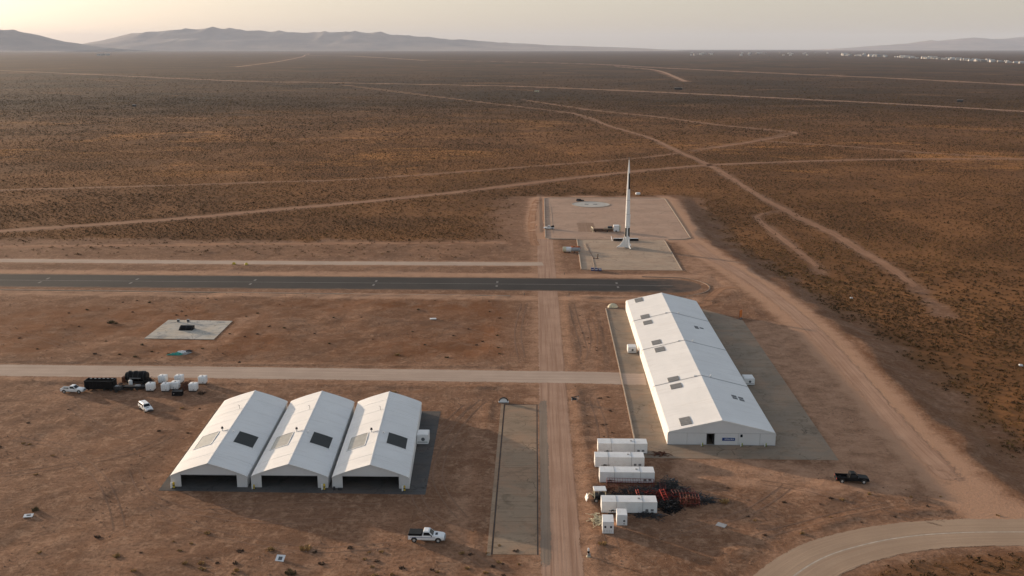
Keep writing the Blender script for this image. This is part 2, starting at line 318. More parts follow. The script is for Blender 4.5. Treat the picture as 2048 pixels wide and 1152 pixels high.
# ------------------------------------------------------------------ mesh helpers
class MB:
    def __init__(s): s.v = []; s.f = []
    def _add(s, vs, fs):
        o = len(s.v); s.v += [tuple(x) for x in vs]; s.f += [tuple(i + o for i in f) for f in fs]; return s
    def box(s, x0, x1, y0, y1, z0, z1):
        return s._add([(x0, y0, z0), (x1, y0, z0), (x1, y1, z0), (x0, y1, z0), (x0, y0, z1), (x1, y0, z1), (x1, y1, z1), (x0, y1, z1)],
                      [(0, 3, 2, 1), (4, 5, 6, 7), (0, 1, 5, 4), (1, 2, 6, 5), (2, 3, 7, 6), (3, 0, 4, 7)])
    def bevbox(s, x0, x1, y0, y1, z0, z1, b=0.08):
        """box with chamfered vertical and top edges"""
        def ring(i, z): return [(x0 + i, y0 + b, z), (x0 + b, y0 + i, z), (x1 - b, y0 + i, z), (x1 - i, y0 + b, z), (x1 - i, y1 - b, z), (x1 - b, y1 - i, z), (x0 + b, y1 - i, z), (x0 + i, y1 - b, z)]
        return s.loft([ring(0, z0), ring(0, z1 - b), ring(b * 0.8, z1)])
    def loft(s, rings, cap=True):
        n = len(rings[0]); vs = [p for r in rings for p in r]; fs = []
        for k in range(len(rings) - 1):
            for i in range(n):
                j = (i + 1) % n
                fs.append((k * n + i, k * n + j, (k + 1) * n + j, (k + 1) * n + i))
        if cap:
            fs.append(tuple(range(n - 1, -1, -1))); o = (len(rings) - 1) * n; fs.append(tuple(o + i for i in range(n)))
        return s._add(vs, fs)
    def cyl(s, p0, p1, r0, r1=None, n=10, cap=True):
        r1 = r0 if r1 is None else r1
        a, b = Vector(p0), Vector(p1); d = (b - a).normalized()
        u = d.orthogonal().normalized(); w = d.cross(u)
        def ring(c, r): return [tuple(c + u * (math.cos(2 * math.pi * i / n) * r) + w * (math.sin(2 * math.pi * i / n) * r)) for i in range(n)]
        return s.loft([ring(a, r0), ring(b, r1)], cap)
    def poly(s, pts): return s._add(pts, [tuple(range(len(pts)))])
    def prism(s, pts, z0, z1):
        """vertical prism over plan outline (counter-clockwise)"""
        return s.loft([[(x, y, z0) for x, y in pts], [(x, y, z1) for x, y in pts]])
    def plate(s, quad, t):
        """quad in space given a thickness along its normal"""
        q = [Vector(p) for p in quad]; n = (q[1] - q[0]).cross(q[3] - q[0]).normalized() * t
        return s.loft([[tuple(p) for p in q], [tuple(p + n) for p in q]])
    def path(s, pts, r, n=5):
        for a, b in zip(pts[:-1], pts[1:]): s.cyl(a, b, r, n=n)
        return s
    def build(s, name, m, parent=None, smooth=False, sharp=38, **props):
        me = bpy.data.meshes.new(name); me.from_pydata(s.v, [], s.f); me.update()
        bm = bmesh.new(); bm.from_mesh(me); bmesh.ops.recalc_face_normals(bm, faces=bm.faces); bm.to_mesh(me); bm.free()
        if smooth:
            me.polygons.foreach_set('use_smooth', [True] * len(me.polygons)); me.set_sharp_from_angle(angle=R(sharp))
        me.materials.append(m)
        o = bpy.data.objects.new(name, me); COL.objects.link(o)
        if parent is not None: o.parent = parent
        for k, v in props.items(): o[k] = v
        return o

def thing(name, label, cat, loc, rz=0.0, group=None, scale=1.0):
    o = bpy.data.objects.new(name, None); COL.objects.link(o)
    o.empty_display_size = 0.5
    o.location = loc; o.rotation_euler = (0, 0, rz); o.scale = (scale, scale, scale)
    o['label'] = label; o['category'] = cat
    if group: o['group'] = group
    return o
def tag(o, label, cat, group=None):
    o['label'] = label; o['category'] = cat
    if group: o['group'] = group
    return o
def struct(o): o['kind'] = 'structure'; return o
def dup(root, loc, rz, label, group=None, scale=None):
    def cp(o, par):
        c = o.copy(); COL.objects.link(c); c.parent = par
        for ch in kids.get(o.name, []): cp(ch, c)
        return c
    kids = {}
    for o in list(root.children_recursive): kids.setdefault(o.parent.name, []).append(o)
    r = cp(root, None); r.location = loc; r.rotation_euler = (0, 0, rz); r['label'] = label
    if group: r['group'] = group
    if scale: r.scale = (scale,) * 3 if not isinstance(scale, tuple) else scale
    return r

# ------------------------------------------------------------------ terrain shape
def vnoise(x, y, cell, seed):
    """smooth value noise in 0..1"""
    r = np.random.default_rng(seed); T = r.random((256, 256))
    gx, gy = x / cell, y / cell
    ix, iy = np.floor(gx).astype(np.int64), np.floor(gy).astype(np.int64)
    fx, fy = gx - ix, gy - iy
    fx = fx * fx * (3 - 2 * fx); fy = fy * fy * (3 - 2 * fy)
    a = T[ix % 256, iy % 256]; b = T[(ix + 1) % 256, iy % 256]; c = T[ix % 256, (iy + 1) % 256]; d = T[(ix + 1) % 256, (iy + 1) % 256]
    return (a * (1 - fx) + b * fx) * (1 - fy) + (c * (1 - fx) + d * fx) * fy
def sstep(a, b, v):
    t = np.clip((v - a) / (b - a), 0, 1); return t * t * (3 - 2 * t)
def seg_dist(x, y, pts):
    d = np.full(np.shape(x), 1e9)
    for (ax, ay), (bx, by) in zip(pts[:-1], pts[1:]):
        vx, vy = bx - ax, by - ay; L = vx * vx + vy * vy + 1e-9
        t = np.clip(((x - ax) * vx + (y - ay) * vy) / L, 0, 1)
        d = np.minimum(d, np.hypot(x - ax - t * vx, y - ay - t * vy))
    return d
EMB = [(67.1, 496.6), (62.8, 389.8), (66.2, 359.8), (70.0, 326.1), (75.2, 282.7), (79.0, 248.2), (78.6, 216.8), (78.0, 191.6), (77.6, 173.6), (78.0, 160.5), (79.0, 145.7), (84.0, 100.0)]
EY = np.array([p[1] for p in EMB][::-1]); EX = np.array([p[0] for p in EMB][::-1])
def emb_d(x, y): return x - np.interp(y, EY, EX)
def emb_h(x, y):
    d = emb_d(x, y) + (vnoise(x, y, 9.0, 3) - 0.5) * 5.0
    drop = -2.3 * sstep(0.0, 11.0, d) * (1 - sstep(60.0, 260.0, d))
    return drop * (1 - sstep(430.0, 520.0, y)) * sstep(60.0, 110.0, y)

# centre lines of the tracks out in the scrub: (points, width)
TRACKS = {
 'r1': ([(-260, 352), (-218.6, 386.9), (-152.2, 421.7), (-122.1, 443.9), (-70.5, 480.9), (-31.9, 514.1), (12.1, 557.4), (68.1, 605.6), (114.2, 635.9), (190.4, 660.7), (252.2, 671.1), (317.0, 672.5), (450, 676)], 8.5),
 'r2': ([(-340, 490), (-283.6, 506.8), (-189.9, 530.0), (-148.5, 543.2), (-100.6, 556.0), (-65.0, 578.3), (-7.2, 618.3), (35.4, 648.4), (76.2, 679.8), (100.5, 708.5)], 5.0),
 'r3': ([(-384.6, 2049.2), (-178.2, 1607.7), (-61.1, 1358.7), (42.6, 1140.3), (68.1, 961.9), (92.2, 826.8), (100.5, 708.5), (107.7, 624.8), (109.2, 504.5), (113.7, 463.7), (119.5, 408.0), (119.5, 368.5), (120.5, 349.3), (118.5, 311.8), (113.6, 277.8)], 5.5),
 'r4': ([(-2200, 3700), (-1708.7, 3310.8), (-1075.8, 2688.1), (-643.3, 2263.5), (-264.2, 2080.7), (-23.0, 1949.4), (189.3, 1718.1), (349.7, 1505.3), (471.7, 1333.8), (553.9, 1187.9), (660.0, 1000.0)], 17.0),
 'r5': ([(-649.5, 6277.9), (-254.6, 5691.4), (249.7, 4720.4), (429.7, 3925.6), (659.0, 3087.9), (844.9, 2525.5), (950.3, 2050.4), (1040.0, 1700.0)], 24.0),
 'r6': ([(-17.0, 1446.1), (64.7, 1206.0), (121.9, 1099.5), (174.7, 964.2), (220.7, 884.3), (171.2, 801.3), (109.9, 721.0)], 7.0),
 'r7': ([(172.1, 805.8), (219.7, 764.8), (267.9, 713.9), (317.0, 672.5)], 6.0),
 'r8': ([(114.1, 465.2), (97.9, 447.3), (96.6, 402.8), (96.5, 353.2), (94.8, 330.6)], 3.8),
 'r9': ([(-1130.7, 3943.2), (-1442.9, 6008.2), (-2284.8, 10375.3), (-3514.4, 15047.2), (-8500.0, 27000.0)], 18.0),
 'r10': ([(-2284.8, 10375.3), (-1648.3, 9410.3), (-623.5, 6026.1)], 32.0),
 'r11': ([(311.2, 4082.4), (392.4, 3433.2), (324.3, 2250.4)], 14.0),
}
MAIN = [(4.1, 60.0), (4.1, 380.0)]
SIDE = [(-330.0, 217.0), (-120.0, 216.0), (-3.0, 214.0), (24.5, 212.6)]
EROAD = [(57.0, 385.0), (60.8, 348.9), (65.6, 320.0), (69.7, 283.2), (71.1, 246.7), (70.2, 208.1), (69.5, 184.6), (69.7, 167.8), (70.3, 152.6), (75.0, 139.9), (95.0, 128.0)]
CURVE = [(24.0, 110.0), (30.5, 121.0), (36.0, 128.2), (41.7, 133.5), (48.3, 137.2), (54.8, 139.6), (62.2, 141.0), (73.6, 141.6), (110.0, 142.0)]
TR1 = [(-330.0, 336.5), (-180.6, 335.9), (-95.1, 334.4), (-11.3, 334.0), (3.0, 334.5)]
TR2 = [(-330.0, 352.0), (-192.9, 359.8), (-104.2, 367.0), (-12.5, 371.5)]
# flat places: (x0, x1, y0, y1)
FLAT = [(-64, -15, 151, 194), (-8, 9, 60, 378), (16.5, 57, 166.5, 276), (-340, 53, 293, 316), (2, 64, 323, 492), (-98, -77, 240, 262)]
FLAT_LINES = [(SIDE, 5.5), (EROAD, 7.0), (CURVE, 5.5), (TR1, 3.0)] + [(t[0], t[1] * 0.5 + 1.0) for k, t in TRACKS.items() if t[1] < 10]
# low ridges thrown up beside the graded ways: (points, height, width)
RIDGES = [([(9.2, 122), (9.4, 160), (9.1, 205)], 0.14, 1.1), ([(9.6, 222), (9.3, 262), (10.0, 285)], 0.10, 1.1), ([(-1.0, 222), (-0.9, 285)], 0.10, 1.1),
          ([(-160, 291.2), (-84, 289.6), (-7, 287.6)], 0.13, 0.9), ([(9.5, 287.6), (40, 287.4), (49, 291)], 0.13, 0.9),
          ([(15.2, 208), (16.2, 240), (17.0, 270)], 0.11, 1.2), ([(-8.2, 130), (-8.4, 165), (-8.8, 196)], 0.12, 0.7),
          ([(-120, 208.5), (-60, 207.6), (-8, 206.4)], 0.14, 1.1), ([(-150, 222.6), (-60, 221.6), (-6, 220.4)], 0.14, 1.3),
          ([(64, 330), (66, 300), (67, 270), (66.5, 235), (66, 190), (65.5, 160)], 0.10, 1.1), ([(40, 141), (50, 146.5), (62, 148.6), (78, 149)], 0.18, 1.2),
          ([(1.0, 398), (0.5, 440), (1.5, 488), (40, 493), (64, 494)], 0.22, 3.2)]
def height(x, y):
    x = np.asarray(x, float); y = np.asarray(y, float)
    flat = np.zeros(x.shape)
    for x0, x1, y0, y1 in FLAT:
        dx = np.maximum(np.maximum(x0 - x, x - x1), 0); dy = np.maximum(np.maximum(y0 - y, y - y1), 0)
        flat = np.maximum(flat, 1 - sstep(0.3, 5.0, np.hypot(dx, dy)))
    for pts, hw in FLAT_LINES: flat = np.maximum(flat, 1 - sstep(hw, hw + 4.0, seg_dist(x, y, pts)))
    u = (vnoise(x, y, 14, 11) - 0.5) * 0.55 + (vnoise(x, y, 5.0, 12) - 0.5) * 0.25 + (vnoise(x, y, 2.1, 13) - 0.5) * 0.10
    u = u * (1 - sstep(330, 460, y)) * (1 - sstep(120, 170, np.abs(x)))
    h = u * (1 - flat) - 0.0
    for pts, hh, w in RIDGES:
        d = seg_dist(x, y, pts); lump = 0.5 + vnoise(x, y, 3.0, 21)
        h = h + hh * lump * np.exp(-(d / w) ** 2)
    # keep it under the sheets laid on it
    core = np.zeros(x.shape)
    for x0, x1, y0, y1 in FLAT[:1] + [(-7.2, 8.0, 60, 378), (17.2, 56, 167.5, 275.2), (-340, 52, 294, 315), (3, 63, 324, 491), (-97, -78, 241, 261)]:
        core = np.maximum(core, ((x > x0) & (x < x1) & (y > y0) & (y < y1)).astype(float))
    for pts, hw in FLAT_LINES: core = np.maximum(core, (seg_dist(x, y, pts) < hw).astype(float))
    h = np.where(core > 0.5, np.minimum(h, 0.0), h)
    return h + emb_h(x, y)
def hz(x, y): return float(height(np.array([x]), np.array([y]))[0])

def scrub_density(x, y):
    """0 bare .. 1 full scrub"""
    n = vnoise(x, y, 22, 31); n2 = vnoise(x, y, 7, 32)
    left = sstep(371, 380, y + (n2 - 0.5) * 9)                       # beyond the back track
    left = np.maximum(left, 0.12 * sstep(340, 346, y))
    ed = emb_d(x, y)
    right = sstep(7, 17, ed + (n2 - 0.5) * 8)
    s = np.where(x > np.interp(y, EY, EX), right, left * (1 - ((x > 1) & (x < 70) & (y < 500)).astype(float)))
    pad = ((x > -22) & (x < 66) & (y < 496 + (n2 - 0.5) * 8)).astype(float)
    padl = sstep(-26, -6, x + (n2 - 0.5) * 10) * (y < 494)
    s = s * (1 - np.clip(np.maximum(pad * 0.0, padl * (x < 66)), 0, 1))
    s = np.where((y > 494) & (y > 300), np.maximum(s, sstep(494, 500, y + (n2 - 0.5) * 6)), s)
    low = ((x > 44) & (y < 135.5 + 0.0 * x)).astype(float) * sstep(5.2, 8.5, seg_dist(x, y, CURVE)) * (y < np.interp(x, [30, 42, 54, 75, 120], [110, 128, 135, 137, 137]))
    s = np.maximum(s, 0.75 * low)
    for k, (pts, w) in TRACKS.items():
        s = s * sstep(w * 0.5 - 2.2, w * 0.5 + 1.6 + w * 0.15, seg_dist(x, y, pts) + (n2 - 0.5) * 3.0)
    return np.clip(s, 0, 1)

# ------------------------------------------------------------------ ground: one sheet to the horizon
def axis(dense0, dense1, step, lim0, lim1, grow):
    a = list(np.arange(dense0, dense1 + 1e-6, step))
    s = step; v = a[-1]; up = []
    while v < lim1: s *= grow; v += s; up.append(min(v, lim1))
    s = step; v = a[0]; dn = []
    while v > lim0: s *= grow; v -= s; dn.append(max(v, lim0))
    return np.array(dn[::-1] + a + up)
xs = axis(-108, 106, 0.55, -38000, 38000, 1.055)
ys = axis(112, 300, 0.55, -4000, 45000, 1.028)
GX, GY = np.meshgrid(xs, ys)
gx, gy = GX.ravel(), GY.ravel()
gh = height(gx, gy)
nx, ny = len(xs), len(ys)
idx = np.arange(nx * ny).reshape(ny, nx)
quads = np.stack([idx[:-1, :-1], idx[:-1, 1:], idx[1:, 1:], idx[1:, :-1]], -1).reshape(-1, 4)
def np_mesh(name, co, faces, m, smooth=True):
    me = bpy.data.meshes.new(name); nf, k = faces.shape
    me.vertices.add(len(co)); me.vertices.foreach_set('co', np.ascontiguousarray(co, np.float32).ravel())
    me.loops.add(nf * k); me.loops.foreach_set('vertex_index', np.ascontiguousarray(faces, np.int32).ravel())
    me.polygons.add(nf); me.polygons.foreach_set('loop_start', np.arange(0, nf * k, k, dtype=np.int32)); me.polygons.foreach_set('loop_total', np.full(nf, k, np.int32))
    me.polygons.foreach_set('use_smooth', np.full(nf, smooth))
    me.update(calc_edges=True); me.validate()
    me.materials.append(m)
    o = bpy.data.objects.new(name, me); COL.objects.link(o)
    return o
def fattr(me, name, arr, domain='POINT'):
    a = me.attributes.new(name, 'FLOAT', domain); a.data.foreach_set('value', np.ascontiguousarray(arr, np.float32))
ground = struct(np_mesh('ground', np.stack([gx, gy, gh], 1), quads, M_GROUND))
sd_all = scrub_density(gx, gy)
fattr(ground.data, 'scrub', sd_all)
rust = sstep(222, 232, gy) * (1 - sstep(278, 288, gy)) * (1 - sstep(-12, -2, gx)) * (0.35 + 0.65 * sstep(0.25, 0.6, vnoise(gx, gy, 26, 41)))
rust = np.maximum(rust, 0.7 * sstep(17, 6, np.abs(emb_d(gx, gy) - 1)) * (gy < 500) * 0.6)
fattr(ground.data, 'rust', rust)
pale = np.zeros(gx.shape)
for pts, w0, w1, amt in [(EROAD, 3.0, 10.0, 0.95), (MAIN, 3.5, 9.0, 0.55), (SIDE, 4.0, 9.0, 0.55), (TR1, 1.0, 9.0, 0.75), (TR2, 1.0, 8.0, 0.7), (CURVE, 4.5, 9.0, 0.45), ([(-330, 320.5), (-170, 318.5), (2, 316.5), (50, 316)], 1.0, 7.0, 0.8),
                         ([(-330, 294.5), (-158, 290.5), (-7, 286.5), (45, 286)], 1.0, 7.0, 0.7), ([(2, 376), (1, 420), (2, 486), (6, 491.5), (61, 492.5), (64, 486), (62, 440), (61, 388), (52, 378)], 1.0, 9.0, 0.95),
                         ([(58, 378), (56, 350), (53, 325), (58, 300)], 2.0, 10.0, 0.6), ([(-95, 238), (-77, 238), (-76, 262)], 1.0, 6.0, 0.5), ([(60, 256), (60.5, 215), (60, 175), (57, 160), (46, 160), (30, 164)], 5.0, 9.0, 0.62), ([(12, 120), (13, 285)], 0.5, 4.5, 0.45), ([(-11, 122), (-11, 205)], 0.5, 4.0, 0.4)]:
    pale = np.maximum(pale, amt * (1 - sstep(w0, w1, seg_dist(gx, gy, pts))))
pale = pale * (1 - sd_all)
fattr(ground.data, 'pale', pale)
fattr(ground.data, 'far', sstep(700, 1500, np.hypot(gx, gy)))

# ------------------------------------------------------------------ roads, runway, pads
def smooth_line(pts, step):
    P = [Vector((*p, 0)) for p in pts]; P = [P[0] * 2 - P[1]] + P + [P[-1] * 2 - P[-2]]
    out = []
    for i in range(1, len(P) - 2):
        a, b, c, d = P[i - 1:i + 3]; n = max(1, int((c - b).length / step))
        for k in range(n):
            t = k / n
            out.append(0.5 * ((2 * b) + (c - a) * t + (2 * a - 5 * b + 4 * c - d) * t * t + (3 * b - a - 3 * c + d) * t ** 3))
    out.append(P[-2]); return out
def strip(name, pts, width, m, z=0.004, step=3.0, fade=1.2, smooth=True, endfade=0.0, follow=True):
    line = smooth_line(pts, step) if smooth else [Vector((*p, 0)) for p in pts]
    fade = min(fade, width * 0.30)
    cols = [-0.5, -0.5 + fade / width, -0.18, 0.18, 0.5 - fade / width, 0.5]
    ed = [0, 1, 1.6, 1.6, 1, 0]
    co, e, uvp, s = [], [], [], 0.0
    L = sum((b - a).length for a, b in zip(line[:-1], line[1:]))
    for i, p in enumerate(line):
        a, b = line[max(0, i - 1)], line[min(len(line) - 1, i + 1)]
        t = (b - a).normalized(); nrm = Vector((-t.y, t.x, 0))
        if i: s += (p - line[i - 1]).length
        for c, w in zip(cols, ed):
            q = p + nrm * (c * width); co.append((q.x, q.y))
            e.append(min(w, min(s, L - s) / endfade) if endfade > 0 else w); uvp.append((c * width, s))
    co = np.array(co); k = len(cols); n = len(line)
    zz = (height(co[:, 0], co[:, 1]) if follow else np.zeros(len(co))) + z
    ii = np.arange(n * k).reshape(n, k)
    f = np.stack([ii[:-1, :-1], ii[:-1, 1:], ii[1:, 1:], ii[1:, :-1]], -1).reshape(-1, 4)[:, ::-1]
    o = np_mesh(name, np.column_stack([co, zz]), f, m)
    fattr(o.data, 'edge', e)
    uv = o.data.uv_layers.new(name='UVMap'); li = np.empty(len(o.data.loops), np.int32); o.data.loops.foreach_get('vertex_index', li)
    uv.data.foreach_set('uv', np.array(uvp, np.float32)[li].ravel())
    return struct(o)
strip('dirt_road', MAIN, 6.4, M_ROAD, 0.008, 3.0, 0.7)
strip('dirt_road', [(1.2, 360), (-0.6, 385), (-0.8, 430), (0.6, 470), (3.0, 489)], 5.5, M_TRACK, 0.012, 3.0, 1.5, endfade=8)
strip('gravel_road', SIDE, 8.6, M_SIDE, 0.012, 4.0, 0.8)
strip('dirt_track', TR1, 6.5, M_SIDE, 0.012, 4.0, 1.4)
strip('dirt_track', TR2, 7.0, M_TRACK, 0.06, 4.0, 2.4)
strip('dirt_track', EROAD[:-3] + [(70.6, 149.0)], 8.0, M_EROAD, 0.03, 2.5, 2.4, endfade=16)
strip('paved_road', CURVE, 9.0, M_CURVE, 0.02, 1.5, 0.7)
strip('dirt_track', [(66, 300), (57, 300), (50, 286), (47, 279), (30, 281), (10, 284)], 5.0, M_TRACK, 0.02, 2.0, 2.2, endfade=6)
for k, (pts, w) in TRACKS.items():
    farr = min(p[1] for p in pts) > 900
    strip('desert_track', pts, w, M_FAR_TRACK if farr else (M_TRACK2 if k in ('r3', 'r8', 'r1') else M_TRACK), 0.10 if farr else 0.05, max(3.0, w * 0.8), w * 0.3, endfade={'r3': 60.0, 'r8': 25.0, 'r6': 30.0}.get(k, w))
strip('road_line', CURVE, 0.26, M_ROADLINE, 0.028, 1.5, 0.05)
# wheel ruts
ruts = [[(12, 205), (13, 180), (11, 150), (12, 128)], [(-9, 140), (-16, 160), (-14, 185), (-9, 202)], [(-10, 138), (-18, 150), (-20, 170), (-12, 200)],
        [(-16, 136), (-32, 134), (-50, 140), (-62, 149)], [(-112, 150), (-92, 158), (-72, 168), (-66, 182)], [(-12, 137), (-5, 128), (2, 122)], [(13.5, 228), (15, 246), (14.6, 268)], [(34, 160), (44, 156), (56, 148), (62, 144)],
        [(-100, 176), (-86, 172), (-74, 160), (-66, 148), (-60, 136)], [(-96, 198), (-90, 190), (-78, 178), (-66, 176)], [(-20, 148), (-36, 148.6), (-56, 147)], [(-24, 144), (-42, 143), (-60, 150), (-70, 165)],
        [(25, 158), (34, 152), (40, 143)], [(10.5, 222), (12, 235), (11, 262), (10.5, 284)], [(-2.5, 224), (-4, 250), (-2.5, 284)],
        [(-60, 280), (-40, 262), (-20, 256), (-6, 240)], [(-140, 250), (-120, 240), (-104, 228)], [(30, 136), (36, 141), (48, 147), (60, 152)], [(14, 136), (24, 142), (34, 148), (44, 160)]]
for pts in ruts:
    for off in (-0.8, 0.8):
        P = smooth_line(pts, 2.0); q = []
        for i, p in enumerate(P):
            t = (P[min(len(P) - 1, i + 1)] - P[max(0, i - 1)]).normalized(); q.append((p.x - t.y * off, p.y + t.x * off))
        strip('wheel_rut', q[::2] + [q[-1]], 0.6, M_TYRE, 0.02, 0.8, 0.18, endfade=4)

# runway with rounded end
RW_L = [(-340, 305.9), (-170, 304.9), (1.9, 303.0), (44.0, 302.8)]
def runway():
    top = lambda x: np.interp(x, [-340, -170, 2, 44], [317.5, 315.2, 312.6, 312.2]); bot = lambda x: np.interp(x, [-340, -170, 2, 44], [298.5, 297.2, 295.4, 293.4])
    xl = list(np.linspace(-340, 40, 100)); cols = np.linspace(0, 1, 13)
    co, e, uv = [], [], []
    for x in xl:
        for c in cols:
            y = bot(x) + (top(x) - bot(x)) * c; co.append((x, y, 0.016))
            e.append(min(1.6, min(c, 1 - c) * 9.0) if x < 14 else min(1.6, min(c, 1 - c) * 9) * (1 - 0.62 * (x - 14) / 26)); uv.append((y, x))
    for j in range(1, 9):
        a = j / 8 * math.pi / 2; hwid = 9.4 * math.cos(a); x = 40 + 10.5 * math.sin(a); yc = 302.8
        for c in cols:
            y = yc + (c - 0.5) * 2 * max(hwid, 0.05); co.append((x, y, 0.016)); e.append(max(0, min(min(c, 1 - c) * 8, (1 - a / 1.57) * 0.55))); uv.append((y, x))
    k = len(cols); n = len(xl) + 8; ii = np.arange(n * k).reshape(n, k)
    f = np.stack([ii[:-1, :-1], ii[1:, :-1], ii[1:, 1:], ii[:-1, 1:]], -1).reshape(-1, 4)
    o = np_mesh('runway', np.array(co), f, M_RUNWAY); fattr(o.data, 'edge', e)
    u = o.data.uv_layers.new(name='UVMap'); li = np.empty(len(o.data.loops), np.int32); o.data.loops.foreach_get('vertex_index', li)
    u.data.foreach_set('uv', np.array(uv, np.float32)[li].ravel())
    return struct(o)
rw = runway()
ln = strip('centre_line', [(-340, 308.0), (-170, 306.3), (1.9, 304.0), (42.0, 302.9)], 0.30, M_LINE, 0.022, 6.0, 0.06, smooth=False, follow=False); del ln['kind']; ln.parent = rw
for x in [-306, -267, -229, -190, -151.5, -123.3, -86.3, -48.6, -11.2, 25.3]:
    yc = np.interp(x, [-170, 1.9, 42], [306.3, 304.0, 302.9])
    for s in (1, -1):
        MB().box(x - 0.32, x + 0.32, yc + s * 2.7 - 1.0, yc + s * 2.7 + 1.0, 0.0195, 0.0215).build('runway_mark', M_LINE, rw)

def kerb(name, pts, w, h, m=M_KERB, z=0.0, step=2.0, smooth=True, parent=None):
    """continuous low kerb along a line; returns one swept mesh"""
    P = smooth_line(pts, step) if smooth else [Vector((*p, 0)) for p in pts]
    rings = []
    for i, p in enumerate(P):
        a, b = P[max(0, i - 1)], P[min(len(P) - 1, i + 1)]
        t = (b - a).normalized(); n = Vector((-t.y, t.x, 0))
        l, r = p + n * w / 2, p - n * w / 2; c = 0.12 * w
        l2, r2 = p + n * (w / 2 - c), p - n * (w / 2 - c)
        rings.append([(l.x, l.y, z - 0.05), (r.x, r.y, z - 0.05), (r.x, r.y, z + h * 0.8), (r2.x, r2.y, z + h), (l2.x, l2.y, z + h), (l.x, l.y, z + h * 0.8)])
    o = MB().loft(rings).build(name, m, parent)
    return o
struct(kerb('kerb', [(-330, 297.2), (-158.5, 293.0), (-83.3, 290.8), (-6.9, 288.7)], 0.35, 0.18, step=8))
struct(kerb('kerb', [(9.2, 288.6), (28, 288.2), (42, 288.8), (49.5, 293.5), (52.8, 301.0), (51.2, 308.5), (46.0, 313.6), (34, 315.2)], 0.45, 0.15, mat('dusty_kerb', (0.25, 0.17, 0.118), 0.9, 0.2, 0.8), step=1.5))

def slab(name, pts, m, z=0.02, depth=0.3):
    return struct(MB().prism(pts, z - depth, z).build(name, m))
# hangar apron
apron = slab('concrete_apron', [(-60.8, 153.3), (-17.3, 152.7), (-18.3, 191.5), (-62.9, 191.5)], M_APRON, 0.03)
# long hall pad with pale kerb on its left edge
hall_pad = slab('concrete_pad', [(18.5, 168.7), (53.3, 168.4), (55.2, 262.5), (46.5, 274.6), (19.9, 274.3), (19.2, 212)], M_HALLPAD, 0.03)
kerb('kerb', [(18.5, 168.7), (19.2, 212), (19.9, 274.3)], 0.28, 0.14, M_KERB, 0.03, 6, True, hall_pad)
strip('gravel_road', [(18.9, 212.75), (21.5, 212.65), (24.3, 212.55)], 8.2, M_SIDE, 0.042, 2.0, 0.8, follow=False)
# long concrete strip, its slabs laid one by one, drains along its sides
cs = slab('concrete_strip', [(-6.5, 132.6), (0.95, 132.6), (0.95, 196.1), (-6.9, 196.1)], M_STRIP, -0.01, 0.3)
jy = [133.0, 136.6, 143.4, 147.6, 150.4, 153.0, 158.2, 164.0, 169.6, 175.4, 182.6, 189.0, 195.6]
for a, b in zip(jy[:-1], jy[1:]):
    dz = random.uniform(0.016, 0.03)
    MB().box(-5.62, 0.62, a + 0.03, b - 0.03, -0.008, dz).build('slab', M_STRIP, cs)
MB().box(-6.5, -5.92, 132.6, 196.0, -0.008, 0.045).build('side_band', M_STRIP, cs)
for x in (-5.77, 0.77): MB().box(x - 0.085, x + 0.085, 132.9, 195.9, -0.007, 0.004).build('drain', M_DRAIN, cs)
MB().box(-5.9, 0.95, 195.66, 195.9, -0.006, 0.006).build('drain', M_DRAIN, cs)
strip('road_shoulder', [(1.9, 128), (1.95, 165), (1.9, 200)], 2.0, M_SHOULDER, 0.014, 4.0, 0.5, endfade=4)
# launch pads
pad_up = slab('launch_pad', [(4.4, 381.5), (5.6, 380.2), (48.9, 379.6), (56.5, 380.8), (58.9, 383.5), (59.0, 389), (62.0, 486), (60.5, 488.6), (6.8, 488.0), (4.9, 486.0)], M_PAD_UP, 0.05)
kerb('kerb', [(4.3, 381.5), (4.5, 430), (4.8, 486.0)], 0.35, 0.30, M_KERB, 0.05, 5, True, pad_up)
kerb('kerb', [(4.9, 486.3), (6.8, 488.4), (60.5, 489.0), (62.2, 486.2), (59.4, 389), (59.2, 383.3), (56.6, 380.5), (50, 379.3)], 0.4, 0.14, M_KERB, 0.05, 3, True, pad_up)
kerb('kerb', [(4.4, 381.2), (5.7, 379.9), (16.0, 379.4)], 0.35, 0.22, M_KERB, 0.05, 3, True, pad_up)
pad_low = slab('launch_pad', [(15.5, 325.4), (47.8, 324.8), (48.8, 379.4), (16.2, 379.2)], M_PAD_LOW, 0.056)
kerb('kerb', [(15.4, 325.4), (16.1, 378.8)], 0.35, 0.28, M_KERB, 0.05, 5, True, pad_low)
kerb('kerb', [(47.9, 324.8), (48.7, 377.5)], 0.35, 0.12, M_KERB, 0.05, 5, True, pad_low)
st_ = strip('stained_patch', [(20.9, 394), (20.9, 406), (20.9, 419)], 9.0, road_mat('stained_surface', (0.33, 0.225, 0.16), (0.38, 0.265, 0.19), (0.28, 0.19, 0.13), 3.0, 0.7), 0.058, 3.0, 1.5, follow=False, endfade=3)
# round landing disc
disc = thing('landing_disc', 'pale round concrete landing disc on the far launch pad', 'landing pad', (26.0, 467.5, 0.05))
MB().cyl((0, 0, 0), (0, 0, 0.10), 8.6, 8.5, 48).build('slab', M_HELI, disc)
for x in (-2.0, 2.0): MB().box(x - 0.9, x + 0.9, -1.0, 0.8, 0.10, 0.115).build('mark', M_DARK, disc)
rim = MB()
for i in range(48):
    a, b = 2 * math.pi * i / 48, 2 * math.pi * (i + 1) / 48
    rim.loft([[(math.cos(t) * 8.9, math.sin(t) * 8.9, 0), (math.cos(t) * 8.52, math.sin(t) * 8.52, 0), (math.cos(t) * 8.52, math.sin(t) * 8.52, 0.16), (math.cos(t) * 8.9, math.sin(t) * 8.9, 0.16)] for t in (a, b)], False)
rim.build('rim', M_KERB, disc)
